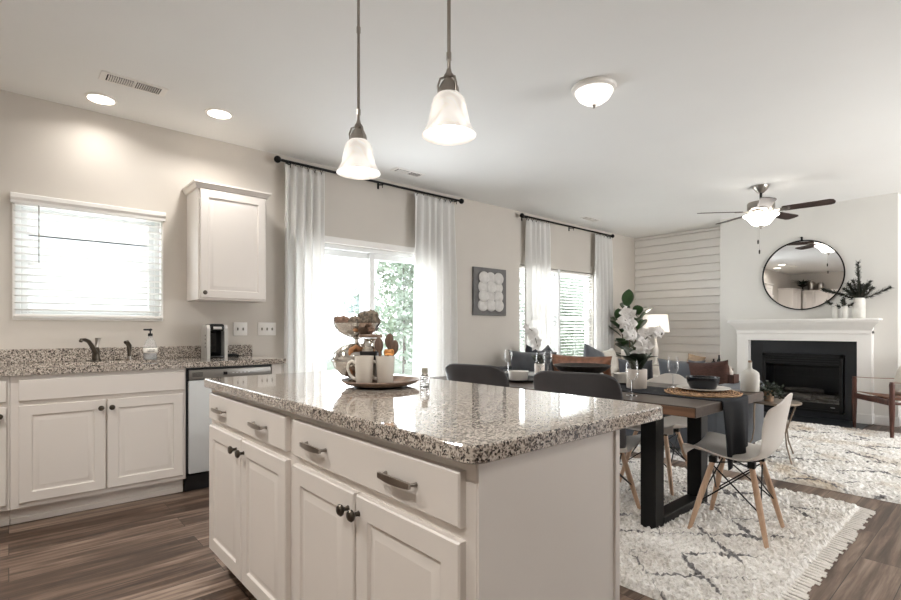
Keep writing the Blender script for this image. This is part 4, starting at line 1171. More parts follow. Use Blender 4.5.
# orchids
def flower_mesh(s):
    b = B()
    for k in range(5):
        a = 2*pi*k/5+pi/2; wd = .75 if k in (1, 4) else .5
        def fn(u, v, a=a, wd=wd):
            l = u; w = wd*sin(pi*min(1, .12+.88*u)**.8)*(2*v-1)*.62
            return Vector((l*cos(a)-w*sin(a), l*sin(a)+w*cos(a), .10*sin(pi*u)-.22*u*u+.06*abs(2*v-1)))*s
        b.grid(fn, 6, 6)
    b.sphere((0, -.05*s, .07*s), (.15*s, .18*s, .13*s), 8, 6)
    return b
def orchid(label, x, y, z, pot, arcs, nfl, fs, leafL, seed):
    pr, ph = pot; rnd = random.Random(seed)
    t = thing('orchid', label, 'potted orchid', (x, y, z))
    b = B(); b.lathe([(.0001, 0), (pr*.92, 0), (pr*.96, .004), (pr, ph-.004), (pr-.002, ph), (pr-.008, ph), (pr-.010, ph-.012), (.0001, ph-.012)], seg=32, cap=False); b.build('pot', M['potwhite'], t, smooth=50)
    b = B(); b.grid(lambda u, v: ((pr-.011)*u*cos(2*pi*v), (pr-.011)*u*sin(2*pi*v), ph-.010+.004*sin(30*u+17*v)*u), 6, 24); b.build('moss', M['soil'], t)
    for k in range(6):
        a = k*2.4+.4; L = leafL*rnd.uniform(.7, 1.05); tl = rnd.uniform(.95, 1.4)
        def fn(u, v):
            w = .034*sin(pi*min(1, .15+.85*u)**.9)*(2*v-1)*(leafL/.14)
            r = L*(u*cos(tl)+.35*u*u); h = L*(u*sin(tl)*1.25-.55*u*u)
            return (r*cos(a)-w*sin(a), r*sin(a)+w*cos(a), ph-.012+h+.25*abs(w))
        b = B(); b.grid(fn, 10, 4); b.build('leaf', M['leaf'], t, smooth=180, solid=.002)
    first = None
    for (pts, f0) in arcs:
        b = B(); b.tube(pts, .0028, 6); b.build('stem', M['stem'], t)
        P = [Vector(p) for p in pts]
        def at(q):
            q = q*(len(P)-1); i = min(len(P)-2, int(q)); return P[i].lerp(P[i+1], q-i)
        for k in range(nfl):
            q = f0+(1-f0)*k/(nfl-1); c = at(q)
            s = fs*(1.05-.35*(k/(nfl-1))**2)*rnd.uniform(.9, 1.05)
            off = Vector((rnd.uniform(-.5, .5), rnd.uniform(-.5, .5), rnd.uniform(-.35, .35)))*fs*1.2
            yaw = YAW-pi/2+rnd.uniform(-.7, .7)
            if first is None:
                first = flower_mesh(fs).build('flower', M['petal'], t, smooth=180); o = first
            else:
                o = first.copy(); COL.objects.link(o); o.parent = t
            o.location = c+off; o.scale = (s/fs,)*3
            o.rotation_euler = Euler((pi/2-.15+rnd.uniform(-.3, .3), rnd.uniform(-.5, .5), yaw), 'XYZ')
        for k in range(3):
            bd = B(); bd.sphere(tuple(P[-1]+Vector((rnd.uniform(-.012, .012), rnd.uniform(-.012, .012), .012*k))), (.006, .006, .009), 8, 6); bd.build('bud', M['bud'], t)
    return t
lx, ly = -ux, -uy     # left in the picture
orchid('large white orchid in a round white pot on the runner', 3.09, 1.665, ZD+.002, (.066, .125),
       [([(0, 0, .11), (.012*lx, .012*ly, .22), (.03*lx, .03*ly, .32), (.055*lx, .055*ly, .40), (.07*lx, .07*ly, .46), (.05*lx, .05*ly, .505)], .42),
        ([(0, 0, .11), (.008*ux, .008*uy, .20), (.03*ux, .03*uy, .28), (.07*ux, .07*uy, .335), (.115*ux, .115*uy, .355), (.15*ux, .15*uy, .345)], .30)], 10, .056, .23, 4)
orchid('smaller white orchid in a white pot near the left end of the table', 3.27, 2.61, ZD, (.042, .105),
       [([(0, 0, .09), (.008*lx, .008*ly, .18), (.02*lx, .02*ly, .26), (.035*lx, .035*ly, .32), (.06*lx, .06*ly, .375), (.10*lx, .10*ly, .40)], .40)], 10, .046, .15, 9)

# ------------------------------------------------------------------ fireplace and mantel
t = thing('fireplace_mantel', 'white moulded fireplace mantel with a projecting shelf', 'mantel', (BX, 1.898, 0))
ML = .732      # half width of the surround
def L_(x0, x1, y0, y1, z0, z1, bev=.003): 
    b = B(); b.box(x0-BX, x1-BX, y0-1.898, y1-1.898, z0, z1, bev, 1); return b
b = L_(7.66, BX-.001, 1.166, 1.305, .015, 1.0); b.box(7.65-BX, -.001, 1.16-1.898, 1.311-1.898, .015, .13, .003, 1); b.build('leg', M['trim'], t)
b = L_(7.66, BX-.001, 2.49, 2.63, .015, 1.0); b.box(7.65-BX, -.001, 2.484-1.898, 2.636-1.898, .015, .13, .003, 1); b.build('leg', M['trim'], t)
b = L_(7.66, BX-.001, 1.166, 2.63, .993, 1.12); b.box(7.645-BX, -.001, -.732, .732, 1.085, 1.125, .004, 1); b.build('header', M['trim'], t)
b = B(); prof = [(-.001, 1.12), (-.155, 1.12), (-.158, 1.135), (-.170, 1.15), (-.195, 1.185), (-.222, 1.215), (-.228, 1.228), (-.245, 1.232), (-.245, 1.247), (-.001, 1.247)]
vs = []; fs = []
for (dx, z) in prof:
    o = max(0, -dx-.155)
    vs += [(dx, -ML-.0-o, z), (dx, ML+o, z)]
k = len(prof)
for i in range(k): fs.append((2*i, 2*i+1, (2*i+3) % (2*k), (2*i+2) % (2*k)))
fs.append(tuple(range(0, 2*k, 2))); fs.append(tuple(range(1, 2*k, 2))[::-1])
b.add(vs, fs); b.build('crown_molding', M['trim'], t, smooth=25)
b = B(); b.box(-.262, -.001, -.812, .812, 1.247, 1.272, .005); b.build('shelf', M['trim'], t)

t = thing('fireplace', 'black gas fireplace insert with a dark slate surround', 'fireplace', (BX, 1.898, 0))
b = B()
for (y0, y1, z0, z1) in ((1.306, 1.44, .014, .992), (2.33, 2.489, .014, .992), (1.44, 2.33, .822, .992), (1.44, 2.33, .014, .085)): b.box(-.03, -.001, y0-1.898, y1-1.898, z0, z1, .001, 1)
b.build('surround', M['slate'], t)
b = B(); w = .445
b.box(-.052, -.028, -w, -w+.04, .085, .822, .003, 1); b.box(-.052, -.028, w-.04, w, .085, .822, .003, 1); b.box(-.052, -.028, -w, w, .782, .822, .003, 1); b.box(-.052, -.028, -w, w, .085, .115, .003, 1)
b.build('frame', M['firebox'], t)
b = B()
for k in range(3): 
    s = b.box(-.052, -.030, -w+.04, w-.04, -.012, .012); b.xf(T(0, 0, .752-k*.030), s)
b.box(-.062, -.028, -w-.01, w+.01, .768, .784, .003, 1)
b.build('louver', M['firebox'], t)
b = B(); b.box(-.040, -.028, -w+.04, w-.04, .115, .20, .002, 1); lp = b.build('lower_panel', M['firebox'], t)
b = B(); b.box(-.0415, -.0395, -.36, -.315, .150, .158); b.build('badge', M['steel'], lp)
b = B(); b.box(.41, .418, -.43, .43, .09, .815); b.box(0, .41, -.438, -.43, .09, .815); b.box(0, .41, .43, .438, .09, .815); b.box(0, .41, -.43, .43, .805, .815); b.box(0, .41, -.43, .43, .088, .20); b.build('firebox', M['firebox'], t)
b = B(); b.grid(lambda u, v: (.05+.30*u, -.38+.76*v, .205+.02*mnoise.noise(Vector((u*9, v*22, 1)))), 12, 30); b.build('ember_bed', M['ash'], t)
for (y0, x0, y1, x1, z, r) in ((-.30, .20, .12, .10, .25, .035), (-.10, .10, .32, .22, .245, .038), (-.20, .18, .22, .15, .325, .03)):
    b = B(); b.tube([(x0, y0, z), ((x0+x1)/2, (y0+y1)/2, z+.012), (x1, y1, z+.004)], [r, r*1.08, r*.9], 10); b.build('log', M['log'], t)
b = B(); b.box(-.034, -.030, -w+.04, w-.04, .20, .69); b.build('glass_front', M['glass'], t)

t = thing('round_mirror', 'round mirror with a thin black frame above the mantel', 'mirror', (BX, 1.895, 1.850))
R = .445
b = B(); b.lathe([(R+.010, -.002), (R+.012, .024), (R, .026), (R-.004, .018), (R-.004, -.002)], seg=96, cap=False); b.xf(RY(-pi/2)); b.build('frame', M['blackmetal'], t)
b = B(); b.lathe([(R-.003, .0), (R-.003, .014), (.0001, .014)], seg=96, cap=False); b.xf(RY(-pi/2)); b.build('mirror_glass', M['mirror'], t, smooth=20)
b = B(); b.tube([(-.012, 0, R+.008), (-.012, 0, R+.045)], .012, 10); b.sphere((-.014, 0, R+.045), .014, 10, 6); b.build('hanger', M['blackmetal'], t)

def spray_plant(name, label, x, y, z, pr, ph, sprigs, seed, m):
    rnd = random.Random(seed)
    t = thing(name, label, 'potted plant', (x, y, z))
    b = B(); b.lathe([(.0001, 0), (pr*.96, 0), (pr, .004), (pr, ph), (pr-.006, ph), (pr-.006, ph-.03), (.0001, ph-.03)], seg=28, cap=False); b.build('pot', M['crackle'], t, smooth=50)
    for (az, el, L, bend) in sprigs:
        d = Vector((cos(az)*cos(el), sin(az)*cos(el), sin(el))); c = Vector((0, 0, ph-.03)); pts = []
        for k in range(9):
            pts.append(tuple(c)); c = c+d*(L/8); d = (d+Vector((0, 0, bend/8))).normalized()
        b = B(); b.tube(pts, [.006-.0005*k for k in range(9)], 6); st = b.build('stem', M['bark'], t)
        b = B()
        for k in range(int(L*520)):
            q = rnd.uniform(.12, 1)*8; i = min(7, int(q)); p = Vector(pts[i]).lerp(Vector(pts[i+1]), q-i); ax = (Vector(pts[i+1])-Vector(pts[i])).normalized()
            r = Vector((rnd.gauss(0, 1), rnd.gauss(0, 1), rnd.gauss(0, 1))); r = (r-ax*r.dot(ax)).normalized()
            dd = (r*.8+ax*.7).normalized(); l = rnd.uniform(.026, .05); sd = dd.cross(ax).normalized()*.0036
            b.add([p-sd, p+sd, p+dd*l*.6+sd*.9, p+dd*l, p+dd*l*.6-sd*.9], [(0, 1, 2, 3, 4)])
        b.build('needles', m, st, smooth=0, solid=.0015, recalc=False)
    return t
spray_plant('potted_evergreen', 'tall spiky dark evergreen in the large white cylinder pot on the mantel', 7.66, 1.285, 1.272, .062, .245,
            [(pi*.9, 1.52, .46, .1), (-pi/2+.1, .42, .32, .1), (pi/2-.25, .45, .42, -.15), (pi+.2, .9, .24, .3), (-pi/2-.7, .85, .24, .2), (pi/2+.6, 1.0, .24, .2), (-2.5, .9, .22, 0), (pi*.75, .6, .22, .2), (2.7, 1.2, .26, .1), (pi/2+.1, 1.15, .22, .15), (-pi/2, 1.1, .24, .2), (pi*1.15, 1.2, .2, .1), (-pi/2-.3, .7, .2, .3), (pi/2, .8, .2, .3)], 21, M['leafpine'])
spray_plant('potted_evergreen', 'short dark sprig plant in a small white pot on the mantel', 7.63, 1.418, 1.272, .036, .155,
            [(pi*.9, 1.4, .13, .2), (pi/2, .35, .20, .3), (-pi/2, .5, .13, .2), (pi, .7, .12, .2)], 5, M['leafpine'])
t = thing('cylinder_pot', 'small empty white cylinder pot leftmost on the mantel', 'pot', (7.64, 1.512, 1.272))
b = B(); b.lathe([(.0001, 0), (.029, 0), (.030, .004), (.030, .185), (.025, .185), (.025, .02), (.0001, .02)], seg=24, cap=False); b.build('body', M['crackle'], t, smooth=50)

# ------------------------------------------------------------------ sofas and cushions
def cushion_builder(w, h, th, seed, pinch=.10, wr=.012):
    b = B()
    def side(sg):
        def fn(u, v):
            s, q = 2*u-1, 2*v-1
            e = max(0, (1-abs(s)**3.2))*max(0, (1-abs(q)**3.2))
            x = s*w/2*(1-pinch*(1-q*q)*abs(s)**3); z = q*h/2*(1-pinch*(1-s*s)*abs(q)**3)
            n = wr*mnoise.noise(Vector((s*2.2+seed, q*2.4, seed*1.7+sg)))+.5*wr*mnoise.noise(Vector((s*6+seed, q*5, seed)))
            return (x, sg*(th/2*e**.55+n*e**.4), z)
        return fn
    b.grid(side(-1), 22, 18); b.grid(side(1), 22, 18)
    return b
def cushion(label, x, y, z, w, h, th, yaw, lean, roll, m, seed, name='throw_pillow', group=None, cat='pillow'):
    """z: height of the bottom edge; faces local -Y; lean tips the top backwards (+Y)"""
    b = cushion_builder(w, h, th, seed)
    o = b.build(name, m, None, (x, y, z+h/2*cos(lean)), smooth=180)
    o.rotation_euler = Euler((-lean, roll, yaw), 'XYZ')
    return tag(o, label, cat, group)

t = thing('sofa', 'slate blue velvet sofa with its back to the dining table', 'sofa', (4.95, 3.0, 0))
b = B(); b.box(-.40, .46, -1.30, 1.29, .09, .34, .03, 3); b.build('base', M['sofa'], t)
b = B(); b.box(-.42, -.22, -1.30, 1.29, .06, .64, .045, 3); b.build('backrest', M['sofa'], t)
for yy in (-1.39, 1.28):
    b = B(); b.box(-.41, .46, yy, yy+.17 if yy > 0 else -1.22, .09, .56, .04, 3); b.tube([(-.42, yy+.085, .585), (.45, yy+.085, .585)], [.085, .085], 18); b.build('armrest', M['sofa'], t)
for k in range(3):
    b = B(); b.box(-.20, .47, -1.21+k*.832, -1.21+k*.832+.824, .34, .47, .045, 3); b.build('seat_cushion', M['sofa'], t)
for (xx, yy) in ((-.36, -1.3), (.4, -1.3), (-.36, 1.4), (.4, 1.4)):
    b = B(); b.cyl(xx, yy, 0.018, .10, .018, .026, 12); b.build('foot', M['darkwood'], t)
SY = -pi/2    # cushions lean on the back, tops towards the dining table: local +Y -> world -X
def back_cushion(label, y, w, h, th, m, seed, x=4.86, z=.465, lean=.20, roll=0, **k):
    return cushion(label, x, y, z, w, h, th, pi/2, lean, roll, m, seed, **k)
back_cushion('long grey blue velvet back cushion at the left end of the slate sofa', 3.97, .76, .42, .20, M['cushionblue'], 1)
back_cushion('small charcoal velvet cushion between the leather pillow and the orchid', 2.62, .38, .38, .17, M['cushiongrey'], 2)
back_cushion('long cognac leather lumbar pillow on the sofa behind the carved bowl', 3.27, .82, .40, .19, M['cognac'], 3, x=4.84)
back_cushion('crinkled grey blue velvet cushion right of the large orchid', 2.15, .46, .40, .18, M['cushionblue'], 4)
back_cushion('darker grey cushion between the blue cushion and the brown plaid pillow', 1.93, .30, .40, .16, M['cushiongrey'], 6)
cushion('brown plaid wool pillow on the right arm end of the sofa', 4.79, 1.86, .475, .42, .39, .15, pi/2-.25, .20, .10, M['brownweave'], 8)
# wooden caddy on the sofa arm
t = thing('wooden_caddy', 'small brown wooden caddy on the right sofa arm', 'caddy', (4.78, 1.695, .671))
b = B(); b.box(-.06, .06, -.05, .05, 0, .008); b.box(-.06, -.054, -.05, .05, 0, .075); b.box(.054, .06, -.05, .05, 0, .075); b.box(-.06, .06, -.05, -.044, 0, .075); b.box(-.06, .06, .044, .05, 0, .075); b.build('box', M['darkwood'], t)
b = B(); b.tube([(-.057, 0, .07), (-.057, 0, .12), (.057, 0, .12), (.057, 0, .07)], .005, 6); b.build('handle', M['darkwood'], t)
t = thing('small_flask', 'small pale flask standing in the wooden caddy on the sofa arm', 'bottle', (4.77, 1.695, .680))
b = B(); b.lathe([(.0001, 0), (.026, 0), (.027, .09), (.012, .115), (.010, .135), (.0001, .136)], seg=16, cap=False); b.build('body', M['potwhite'], t)

t = thing('cream_sofa', 'cream linen sofa under the living room window', 'sofa', (6.36, 3.88, 0))
b = B(); b.box(-.82, .82, -.42, .42, .08, .36, .03, 3); b.build('base', M['cream'], t)
b = B(); b.box(-.82, .82, .22, .44, .10, .74, .06, 3); b.build('backrest', M['cream'], t)
for s in (-1, 1):
    b = B(); b.box(s*.82-.085, s*.82+.085, -.42, .42, .08, .60, .06, 3); b.build('armrest', M['cream'], t)
for k in range(2):
    b = B(); b.box(-.735+k*.738, -.005+k*.738, -.43, .22, .36, .48, .05, 3); b.build('seat_cushion', M['cream'], t)
for (xx, yy) in ((-.78, -.36), (.78, -.36), (-.78, .36), (.78, .36)):
    b = B(); b.cyl(xx, yy, 0, .09, .018, .026, 12); b.build('foot', M['darkwood'], t)
cushion('left one of two pointed navy pillows at the far left arm of the slate sofa', 5.15, 4.17, .475, .38, .44, .16, -.2, .25, .30, M['sofadark'], 11)
cushion('right one of two pointed navy pillows at the far left arm of the slate sofa', 5.34, 4.12, .475, .36, .44, .16, .25, .25, -.25, M['sofadark'], 12)
cushion('grey blue pillow leaning on the cream sofa under the window', 6.22, 3.99, .48, .46, .42, .16, -.1, .25, .35, M['cushionblue'], 13)
cushion('pale cream pillow beside the right window curtain on the cream sofa', 6.66, 4.0, .48, .42, .38, .16, .15, .25, -.1, M['cream'], 14)
cushion('cream linen pillow at the right end of the window sofa', 6.93, 3.76, .48, .46, .38, .18, -.35, .3, .05, M['cream'], 15)

# ------------------------------------------------------------------ corner: lamp table, lamp, rubber plant, console
t = thing('lamp_table', 'small dark side table under the lamp in the corner by the shiplap', 'side table', (7.64, 3.80, 0))
b = B(); b.lathe([(.0001, .55), (.185, .55), (.19, .56), (.19, .575), (.185, .58), (.0001, .58)], seg=32, cap=False); b.build('top', M['darkwood'], t)
for k in range(3):
    a = k*2*pi/3; b = B(); b.tube([(.17*cos(a), .17*sin(a), 0), (.12*cos(a), .12*sin(a), .55)], .014, 8); b.build('leg', M['darkwood'], t)
t = thing('table_lamp', 'table lamp with a white drum shade and curved white base', 'lamp', (7.64, 3.80, .58))
b = B(); b.lathe([(.0001, 0), (.075, 0), (.078, .012), (.03, .03), (.022, .08), (.038, .16), (.046, .22), (.036, .30), (.018, .38), (.012, .44), (.010, .52)], seg=24); b.build('base', M['ceramic'], t, smooth=60)
b = B(); b.lathe([(.205, .515), (.178, .790)], seg=40, cap=False); b.build('lamp_shade', M['shade_glow'], t, solid=.003)
b = B(); b.sphere((0, 0, .62), .03, 12, 8); b.build('bulb', M['can_glow'], t)
lamp('table_lamp_bulb', 'POINT', (7.64, 3.80, .58+.66), 2.5, (1.0, .9, .78), size=.05)
t = thing('rubber_plant', 'tall rubber plant with broad dark leaves in the corner', 'potted plant', (7.43, 4.13, 0))
b = B(); b.lathe([(.0001, 0), (.11, 0), (.14, .30), (.142, .32), (.13, .32), (.125, .28), (.0001, .28)], seg=28, cap=False); b.build('pot', M['potwhite'], t, smooth=50)
rnd = random.Random(31)
stems = [[(0, 0, .27), (-.02, -.02, .7), (-.03, -.03, 1.15), (-.06, 0, 1.46)], [(.03, 0, .27), (.02, -.07, .7), (.0, -.13, 1.1), (.0, -.16, 1.34)], [(-.03, .02, .27), (-.05, .03, .7), (-.10, .06, 1.05), (-.10, .10, 1.22)]]
for pts in stems:
    b = B(); b.tube(pts, [.012, .010, .008, .006], 8); sm_ = b.build('stem', M['bark'], t)
    P = [Vector(p) for p in pts]
    for k in range(13):
        q = .7+2.3*k/12; i = min(2, int(q)); c = P[i].lerp(P[i+1], q-i)
        az = k*2.4+rnd.uniform(-.4, .4); el = rnd.uniform(.25, .75)+.5*(k/12)**3; L = rnd.uniform(.26, .36); wd = rnd.uniform(.07, .095)
        d = Vector((cos(az)*cos(el), sin(az)*cos(el), sin(el))); sd = Vector((-sin(az), cos(az), 0)); up = sd.cross(d)*-1
        def fn(u, v):
            w = wd*sin(pi*min(1, .04+.96*u))**.75*(2*v-1)
            r = .12+.88*u
            p = c+d*(L*r)+sd*w+up*(.25*abs(w)-.16*L*u*u); p.y = min(p.y, .22+.25*max(0, p.y-.22)); return p
        b = B(); b.grid(fn, 9, 6); b.add([c, c+d*L*.13+sd*.004, c+d*L*.13-sd*.004], [(0, 1, 2)])
        b.build('leaf', M['leafmid'], sm_, smooth=180, solid=.002)
t = thing('console_table', 'low wooden console against the shiplap wall behind the sofa', 'console table', (8.06, 3.22, 0))
b = B(); b.box(-.17, .17, -.30, .30, .545, .58, .004, 1); b.build('top', M['lightwood'], t)
for s in (-1, 1):
    for q in (-1, 1):
        b = B(); b.box(s*.15-.018, s*.15+.018, q*.27-.018, q*.27+.018, 0, .545, .003, 1); b.build('leg', M['lightwood'], t)
cushion('tan linen pillow standing on the console by the shiplap', 8.02, 3.34, .58, .26, .165, .09, -pi/2+.35, .25, .22, M['tanlinen'], 17)
def small_bottle(label, x, y, r, h):
    t = thing('dark_bottle', label, 'bottle', (x, y, .58))
    b = B(); b.lathe([(.0001, 0), (r, 0), (r*1.03, .006), (r, h*.55), (r*.45, h*.72), (r*.36, h*.97), (.0001, h)], seg=18, cap=False); b.build('body', M['blackgloss'], t, smooth=60)
    b = B(); b.cyl(0, 0, h*.95, h*1.02, r*.45, seg=12); b.build('cap', M['blackplastic'], t)
small_bottle('shorter dark bottle on the console by the shiplap', 8.04, 3.085, .032, .11)
small_bottle('taller dark bottle on the console by the shiplap, nearer the fireplace', 8.02, 3.00, .030, .17)

# ------------------------------------------------------------------ wire side table with its plant
t = thing('wire_side_table', 'small round side table on champagne wire legs behind the white shell chair', 'side table', (5.04, 1.425, 0))
b = B(); b.lathe([(.0001, .497), (.192, .497), (.197, .502), (.197, .512), (.192, .516), (.0001, .516)], seg=40, cap=False); b.build('top', M['gold'], t)
for k, a in enumerate((radians(-135), radians(-20), radians(105))):
    ca, sa = cos(a), sin(a); px, py = -sa, ca
    b = B(); foot = (.24*ca, .24*sa, .024); kn_ = (.155*ca, .155*sa, .26)
    for s in (-1, 1): b.tube([(.15*ca+s*.085*px, .15*sa+s*.085*py, .497), (.158*ca+s*.03*px, .158*sa+s*.03*py, .36), kn_, (.17*ca, .17*sa, .16), foot], [.006, .006, .006, .0065, .0065], 8)
    b.tube([(.15*ca, .15*sa, .497), kn_], .005, 6); b.cyl(foot[0], foot[1], .012, .028, .010, seg=10)
    b.build('leg', M['gold'], t)
t = thing('trailing_plant', 'small bushy green plant in a tan pot on the wire side table', 'potted plant', (4.985, 1.455, .516))
b = B(); b.lathe([(.0001, 0), (.034, 0), (.042, .085), (.044, .09), (.038, .09), (.036, .08), (.0001, .08)], seg=22, cap=False); b.build('pot', M['terracotta'], t, smooth=50)
rnd = random.Random(3); b = B()
for k in range(260):
    a = rnd.uniform(0, 2*pi); r = .10*sqrt(rnd.random()); z = .075+.085*rnd.random()*(1.2-r*6) - (.06 if r > .07 else 0)*rnd.random()
    p = Vector((r*cos(a), r*sin(a), z)); d = Vector((cos(a)+rnd.gauss(0, .5), sin(a)+rnd.gauss(0, .5), rnd.uniform(-.5, .8))).normalized(); s = d.cross(Vector((rnd.gauss(0, 1), rnd.gauss(0, 1), 1))).normalized()
    l = rnd.uniform(.02, .036)
    b.add([p, p+d*l*.5+s*l*.38, p+d*l, p+d*l*.5-s*l*.38], [(0, 1, 2, 3)])
b.build('foliage', M['leaf'], t, smooth=0, solid=.001, recalc=False)

# ------------------------------------------------------------------ sling armchair by the hearth (local -Y is its front)
ang = math.atan2(.873-1.262, 6.79-7.285)     # direction from post A to post B
t = thing('armchair', 'dark walnut sling armchair with a white cushion near the fireplace', 'armchair', ((6.79+7.285)/2, (.873+1.262)/2, .0), ang)
W2 = .315; D = .66       # +Y local is ... backwards
sgn = 1 if (Matrix.Rotation(ang, 3, 'Z') @ Vector((0, 1, 0))).x > 0 else -1
for (xx, yy, h) in ((-W2, 0, .60), (W2, 0, .60), (-W2, D, .60), (W2, D, .60)):
    b = B(); b.tube([(xx, sgn*yy, .012), (xx, sgn*yy, .15), (xx, sgn*yy, .36), (xx, sgn*yy, .50), (xx, sgn*yy, .57), (xx, sgn*yy, h)], [.015, .019, .026, .021, .024, .017], 12); b.build('leg', M['darkwood'], t)
b = B(); b.box(-W2, W2, -.013, .013, .355, .415, .006); b.box(-W2, W2, sgn*D-.013, sgn*D+.013, .30, .36, .006); b.build('cross_rail', M['darkwood'], t)
for s in (-1, 1):
    b = B(); b.tube([(s*W2, 0, .385), (s*W2, sgn*D, .33)], .015, 10); b.build('side_rail', M['darkwood'], t)
    b = B(); b.grid(lambda u, v: (s*W2-.028+.056*v, sgn*(D*u-.01), .597-.012*sin(pi*u)), 14, 2); b.build('arm_strap', M['cognac'], t, solid=.004, recalc=False)
b = B(); b.grid(lambda u, v: ((2*u-1)*(W2-.01), sgn*(.02+(D-.06)*v), .432-.055*v-.035*sin(pi*u)*sin(pi*v)), 14, 14); b.build('sling_seat', M['cognac'], t, smooth=180, solid=.006, recalc=False)
b = B(); b.grid(lambda u, v: ((2*u-1)*(W2-.02), sgn*(D-.06+.12*v+.05*sin(pi*u)), .46+.38*v), 12, 10); b.build('sling_back', M['cognac'], t, smooth=180, solid=.006, recalc=False)
for s in (-1, 1):
    b = B(); b.tube([(s*(W2-.02), sgn*(D-.08), .36), (s*(W2-.02), sgn*(D+.08), .86)], .014, 10); b.build('back_post', M['darkwood'], t)
rot = Matrix.Rotation(ang, 3, 'Z'); c = Vector(t.location)+rot @ Vector((-.0, sgn*(D-.27), 0)); c.z = .40
cushion('white round edged cushion on the sling armchair', c.x, c.y, .395, .52, .36, .18, ang+(0 if sgn > 0 else pi), .22, 0, M['cream'], 19)

# ------------------------------------------------------------------ wall art
t = thing('wall_art', 'square grey canvas with white scalloped relief between the curtains', 'wall art', (4.597, Y1-.002, 1.617))
b = B(); b.box(-.295, .295, -.035, 0, -.30, .30, .004, 1); b.build('canvas', M['artgrey'], t)
b = B()
for i in range(3):
    for j in range(4):
        n = b.lathe([(.0001, .016), (.05, .014), (.075, .008), (.082, 0)], seg=22, cap=False, sx=1.12, sy=.95)
        rz = (i*7+j*3) % 5*.01
        b.xf(T((i-1)*.135, -.035-rz*.3, (j-1.5)*.115) @ RX(pi/2) @ T(0, 0, rz*.15), n)
b.build('relief', M['artwhite'], t, smooth=60)

# ------------------------------------------------------------------ decor on the cabinets behind the camera, seen in the mirror
t = thing('bowl_plant', 'dark spreading plant in a bowl, reflected in the round mirror', 'potted plant', (X0+.18, 4.15, 2.24))
b = B(); b.lathe([(.0001, 0), (.06, 0), (.02, .03), (.02, .10), (.13, .17), (.135, .18), (.12, .18), (.0001, .15)], seg=24, cap=False); b.build('pot', M['bowlwood'], t, smooth=50)
rnd = random.Random(9); b = B()
for k in range(70):
    a = rnd.uniform(0, 2*pi); L = rnd.uniform(.12, .30); p = Vector((0, 0, .17)); e = Vector((L*cos(a)*.8, L*sin(a), .17+rnd.uniform(.03, .16))); s = Vector((-sin(a), cos(a), 0))*.018
    e.x = max(e.x, -.16); e.y = min(e.y, .30)
    b.add([p, p.lerp(e, .5)+s+Vector((0, 0, .03)), e, p.lerp(e, .5)-s+Vector((0, 0, .03))], [(0, 1, 2, 3)])
b.build('foliage', M['leaf'], t, smooth=0, solid=.002, recalc=False)
for k, (yy, lab) in enumerate(((3.95, 'taller metallic canister reflected in the round mirror'), (3.73, 'shorter metallic canister reflected in the round mirror'))):
    t = thing('canister', lab, 'canister', (X0+.18, yy, 2.24))
    h = (.24, .20)[k]
    b = B(); b.lathe([(.0001, 0), (.075, 0), (.078, .006), (.078, h-.02), (.06, h)], seg=28); b.build('body', M['nickel'], t)
    b = B(); b.lathe([(.063, h), (.063, h+.012), (.012, h+.02), (.012, h+.035), (.0001, h+.036)], seg=24, cap=False); b.build('lid', M['nickel'], t)

# ------------------------------------------------------------------ outdoors
b = B(); b.box(-40, 60, Y1+.14, 80, -.30, -.20); struct('ground_lawn', b, M['lawn'])
b = B(); b.box(.6, 6.0, Y1+.15, 8.6, -.2, -.06, .01, 1); struct('ground_patio', b, M['patio'])
def tree(label, x, y, h, cr, seed, m, n=900, leaf=.16, conical=False):
    rnd = random.Random(seed)
    t = thing('tree', label, 'tree', (x, y, -.2))
    b = B(); b.tube([(0, 0, 0), (.03, 0, h*.4), (0, .02, h*.85)], [.018*h/3, .013*h/3, .006], 8); b.build('trunk', M['bark'], t)
    b = B()
    cl = [(rnd.gauss(0, cr*.45), rnd.gauss(0, cr*.45), rnd.uniform(.08, .92)*h) for _ in range(16)]
    for k in range(n):
        c = cl[k % 16]; w = cr*.42*(1.25-c[2]/h if conical else 1)
        sc = (1.3-c[2]/h*1.0) if conical else 1
        p = Vector((c[0]*sc+rnd.gauss(0, w), c[1]*sc+rnd.gauss(0, w), c[2]+rnd.gauss(0, h*.07)))
        if p.z < .15: p.z = .15+rnd.random()*.3
        d = Vector((rnd.gauss(0, 1), rnd.gauss(0, 1), rnd.gauss(0, 1))).normalized(); s = d.orthogonal().normalized(); l = leaf*rnd.uniform(.6, 1.3)
        b.add([p, p+d*l*.5+s*l*.4, p+d*l, p+d*l*.5-s*l*.4], [(0, 1, 2, 3)])
    b.build('crown', m, t, smooth=0, recalc=False)
rnd = random.Random(77)
spots = []
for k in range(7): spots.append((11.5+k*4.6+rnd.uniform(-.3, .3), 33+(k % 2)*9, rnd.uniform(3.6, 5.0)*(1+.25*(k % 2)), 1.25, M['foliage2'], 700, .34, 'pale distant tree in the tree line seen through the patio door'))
for k, (x, y, h) in enumerate(((9.0, 12.4, 5.2), (11.4, 15.6, 6.0), (10.4, 12.6, 4.6))): spots.append((x, y, h, 1.1, M['foliage'], 2600, .17, ('tall loose tree behind the right pane of the patio door', 'tallest tree further back behind the right patio curtain', 'leafy tree nearest the house behind the right patio pane')[k]))
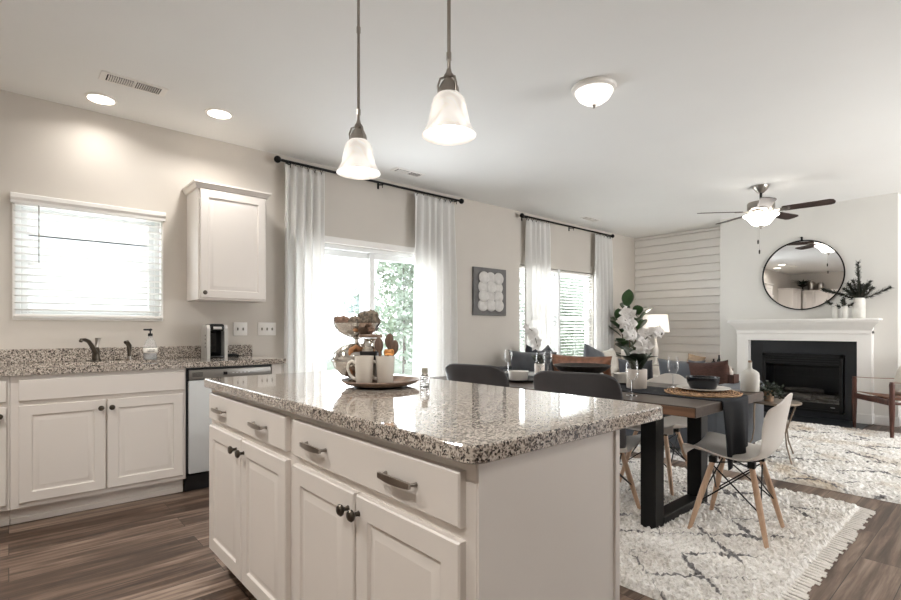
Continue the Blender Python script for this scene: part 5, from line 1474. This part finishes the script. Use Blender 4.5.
for k, (x, y, h) in enumerate(((15.5, 11.6, 3.4), (18.4, 13.6, 4.4), (21.0, 15.0, 3.8))): spots.append((x, y, h, 1.2, M['foliage'], 2600, .20, ('left one of three trees behind the living room blinds', 'middle one of three trees behind the living room blinds', 'right one of three trees behind the living room blinds')[k]))
for i, (x, y, h, cr, m, n, lf, lab) in enumerate(spots):
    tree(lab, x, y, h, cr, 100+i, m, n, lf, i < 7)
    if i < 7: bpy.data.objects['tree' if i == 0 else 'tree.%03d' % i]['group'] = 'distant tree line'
t = thing('neighbor_house', 'white sided house with a grey gable roof beyond the kitchen window', 'house', (0.6, 12.0, -.2))
b = B(); b.box(-4.5, 3.0, 0, 6, 0, 3.1); b.prism([(-4.9, 3.05), (3.4, 3.05), (-.75, 5.4)], 'y', .0, 6); b.build('wall', M['siding'], t, smooth=0)
b = B(); b.prism([(-5.1, 2.93), (-.75, 5.42), (3.6, 2.93), (3.6, 3.07), (-.75, 5.60), (-5.1, 3.07)], 'y', -.4, 6.3); b.build('roof', M['roofing'], t, smooth=0)
for q in (-3.2,):
    b = B(); frame_rect(b, q-.5, q+.5, 1.0, 2.4, -.03, .01, .07); wf = b.build('window', M['vinyl'], t); b = B(); b.box(q-.44, q+.44, -.015, -.005, 1.06, 2.34); b.build('pane', M['soap'], wf)
t = thing('porch_post', 'white square porch post outside the patio door', 'post', (4.60, 7.4, -.06))
b = B(); b.box(-.09, .09, -.09, .09, 0, 3.0, .004, 1); b.build('shaft', M['vinyl'], t)
b = B(); b.box(-.12, .12, -.12, .12, 0, .18, .005, 1); b.build('base', M['vinyl'], t)
t = thing('patio_table', 'pale round patio table outside the left pane of the patio door', 'outdoor table', (4.35, 8.0, -.06))
b = B(); b.lathe([(.0001, .70), (.5, .70), (.505, .72), (.5, .74), (.0001, .74)], seg=36, cap=False); b.build('top', M['vinyl'], t)
for k in range(4):
    a = k*pi/2+.5; b = B(); b.tube([(.42*cos(a), .42*sin(a), 0), (.30*cos(a), .30*sin(a), .70)], .02, 8); b.build('leg', M['vinyl'], t)
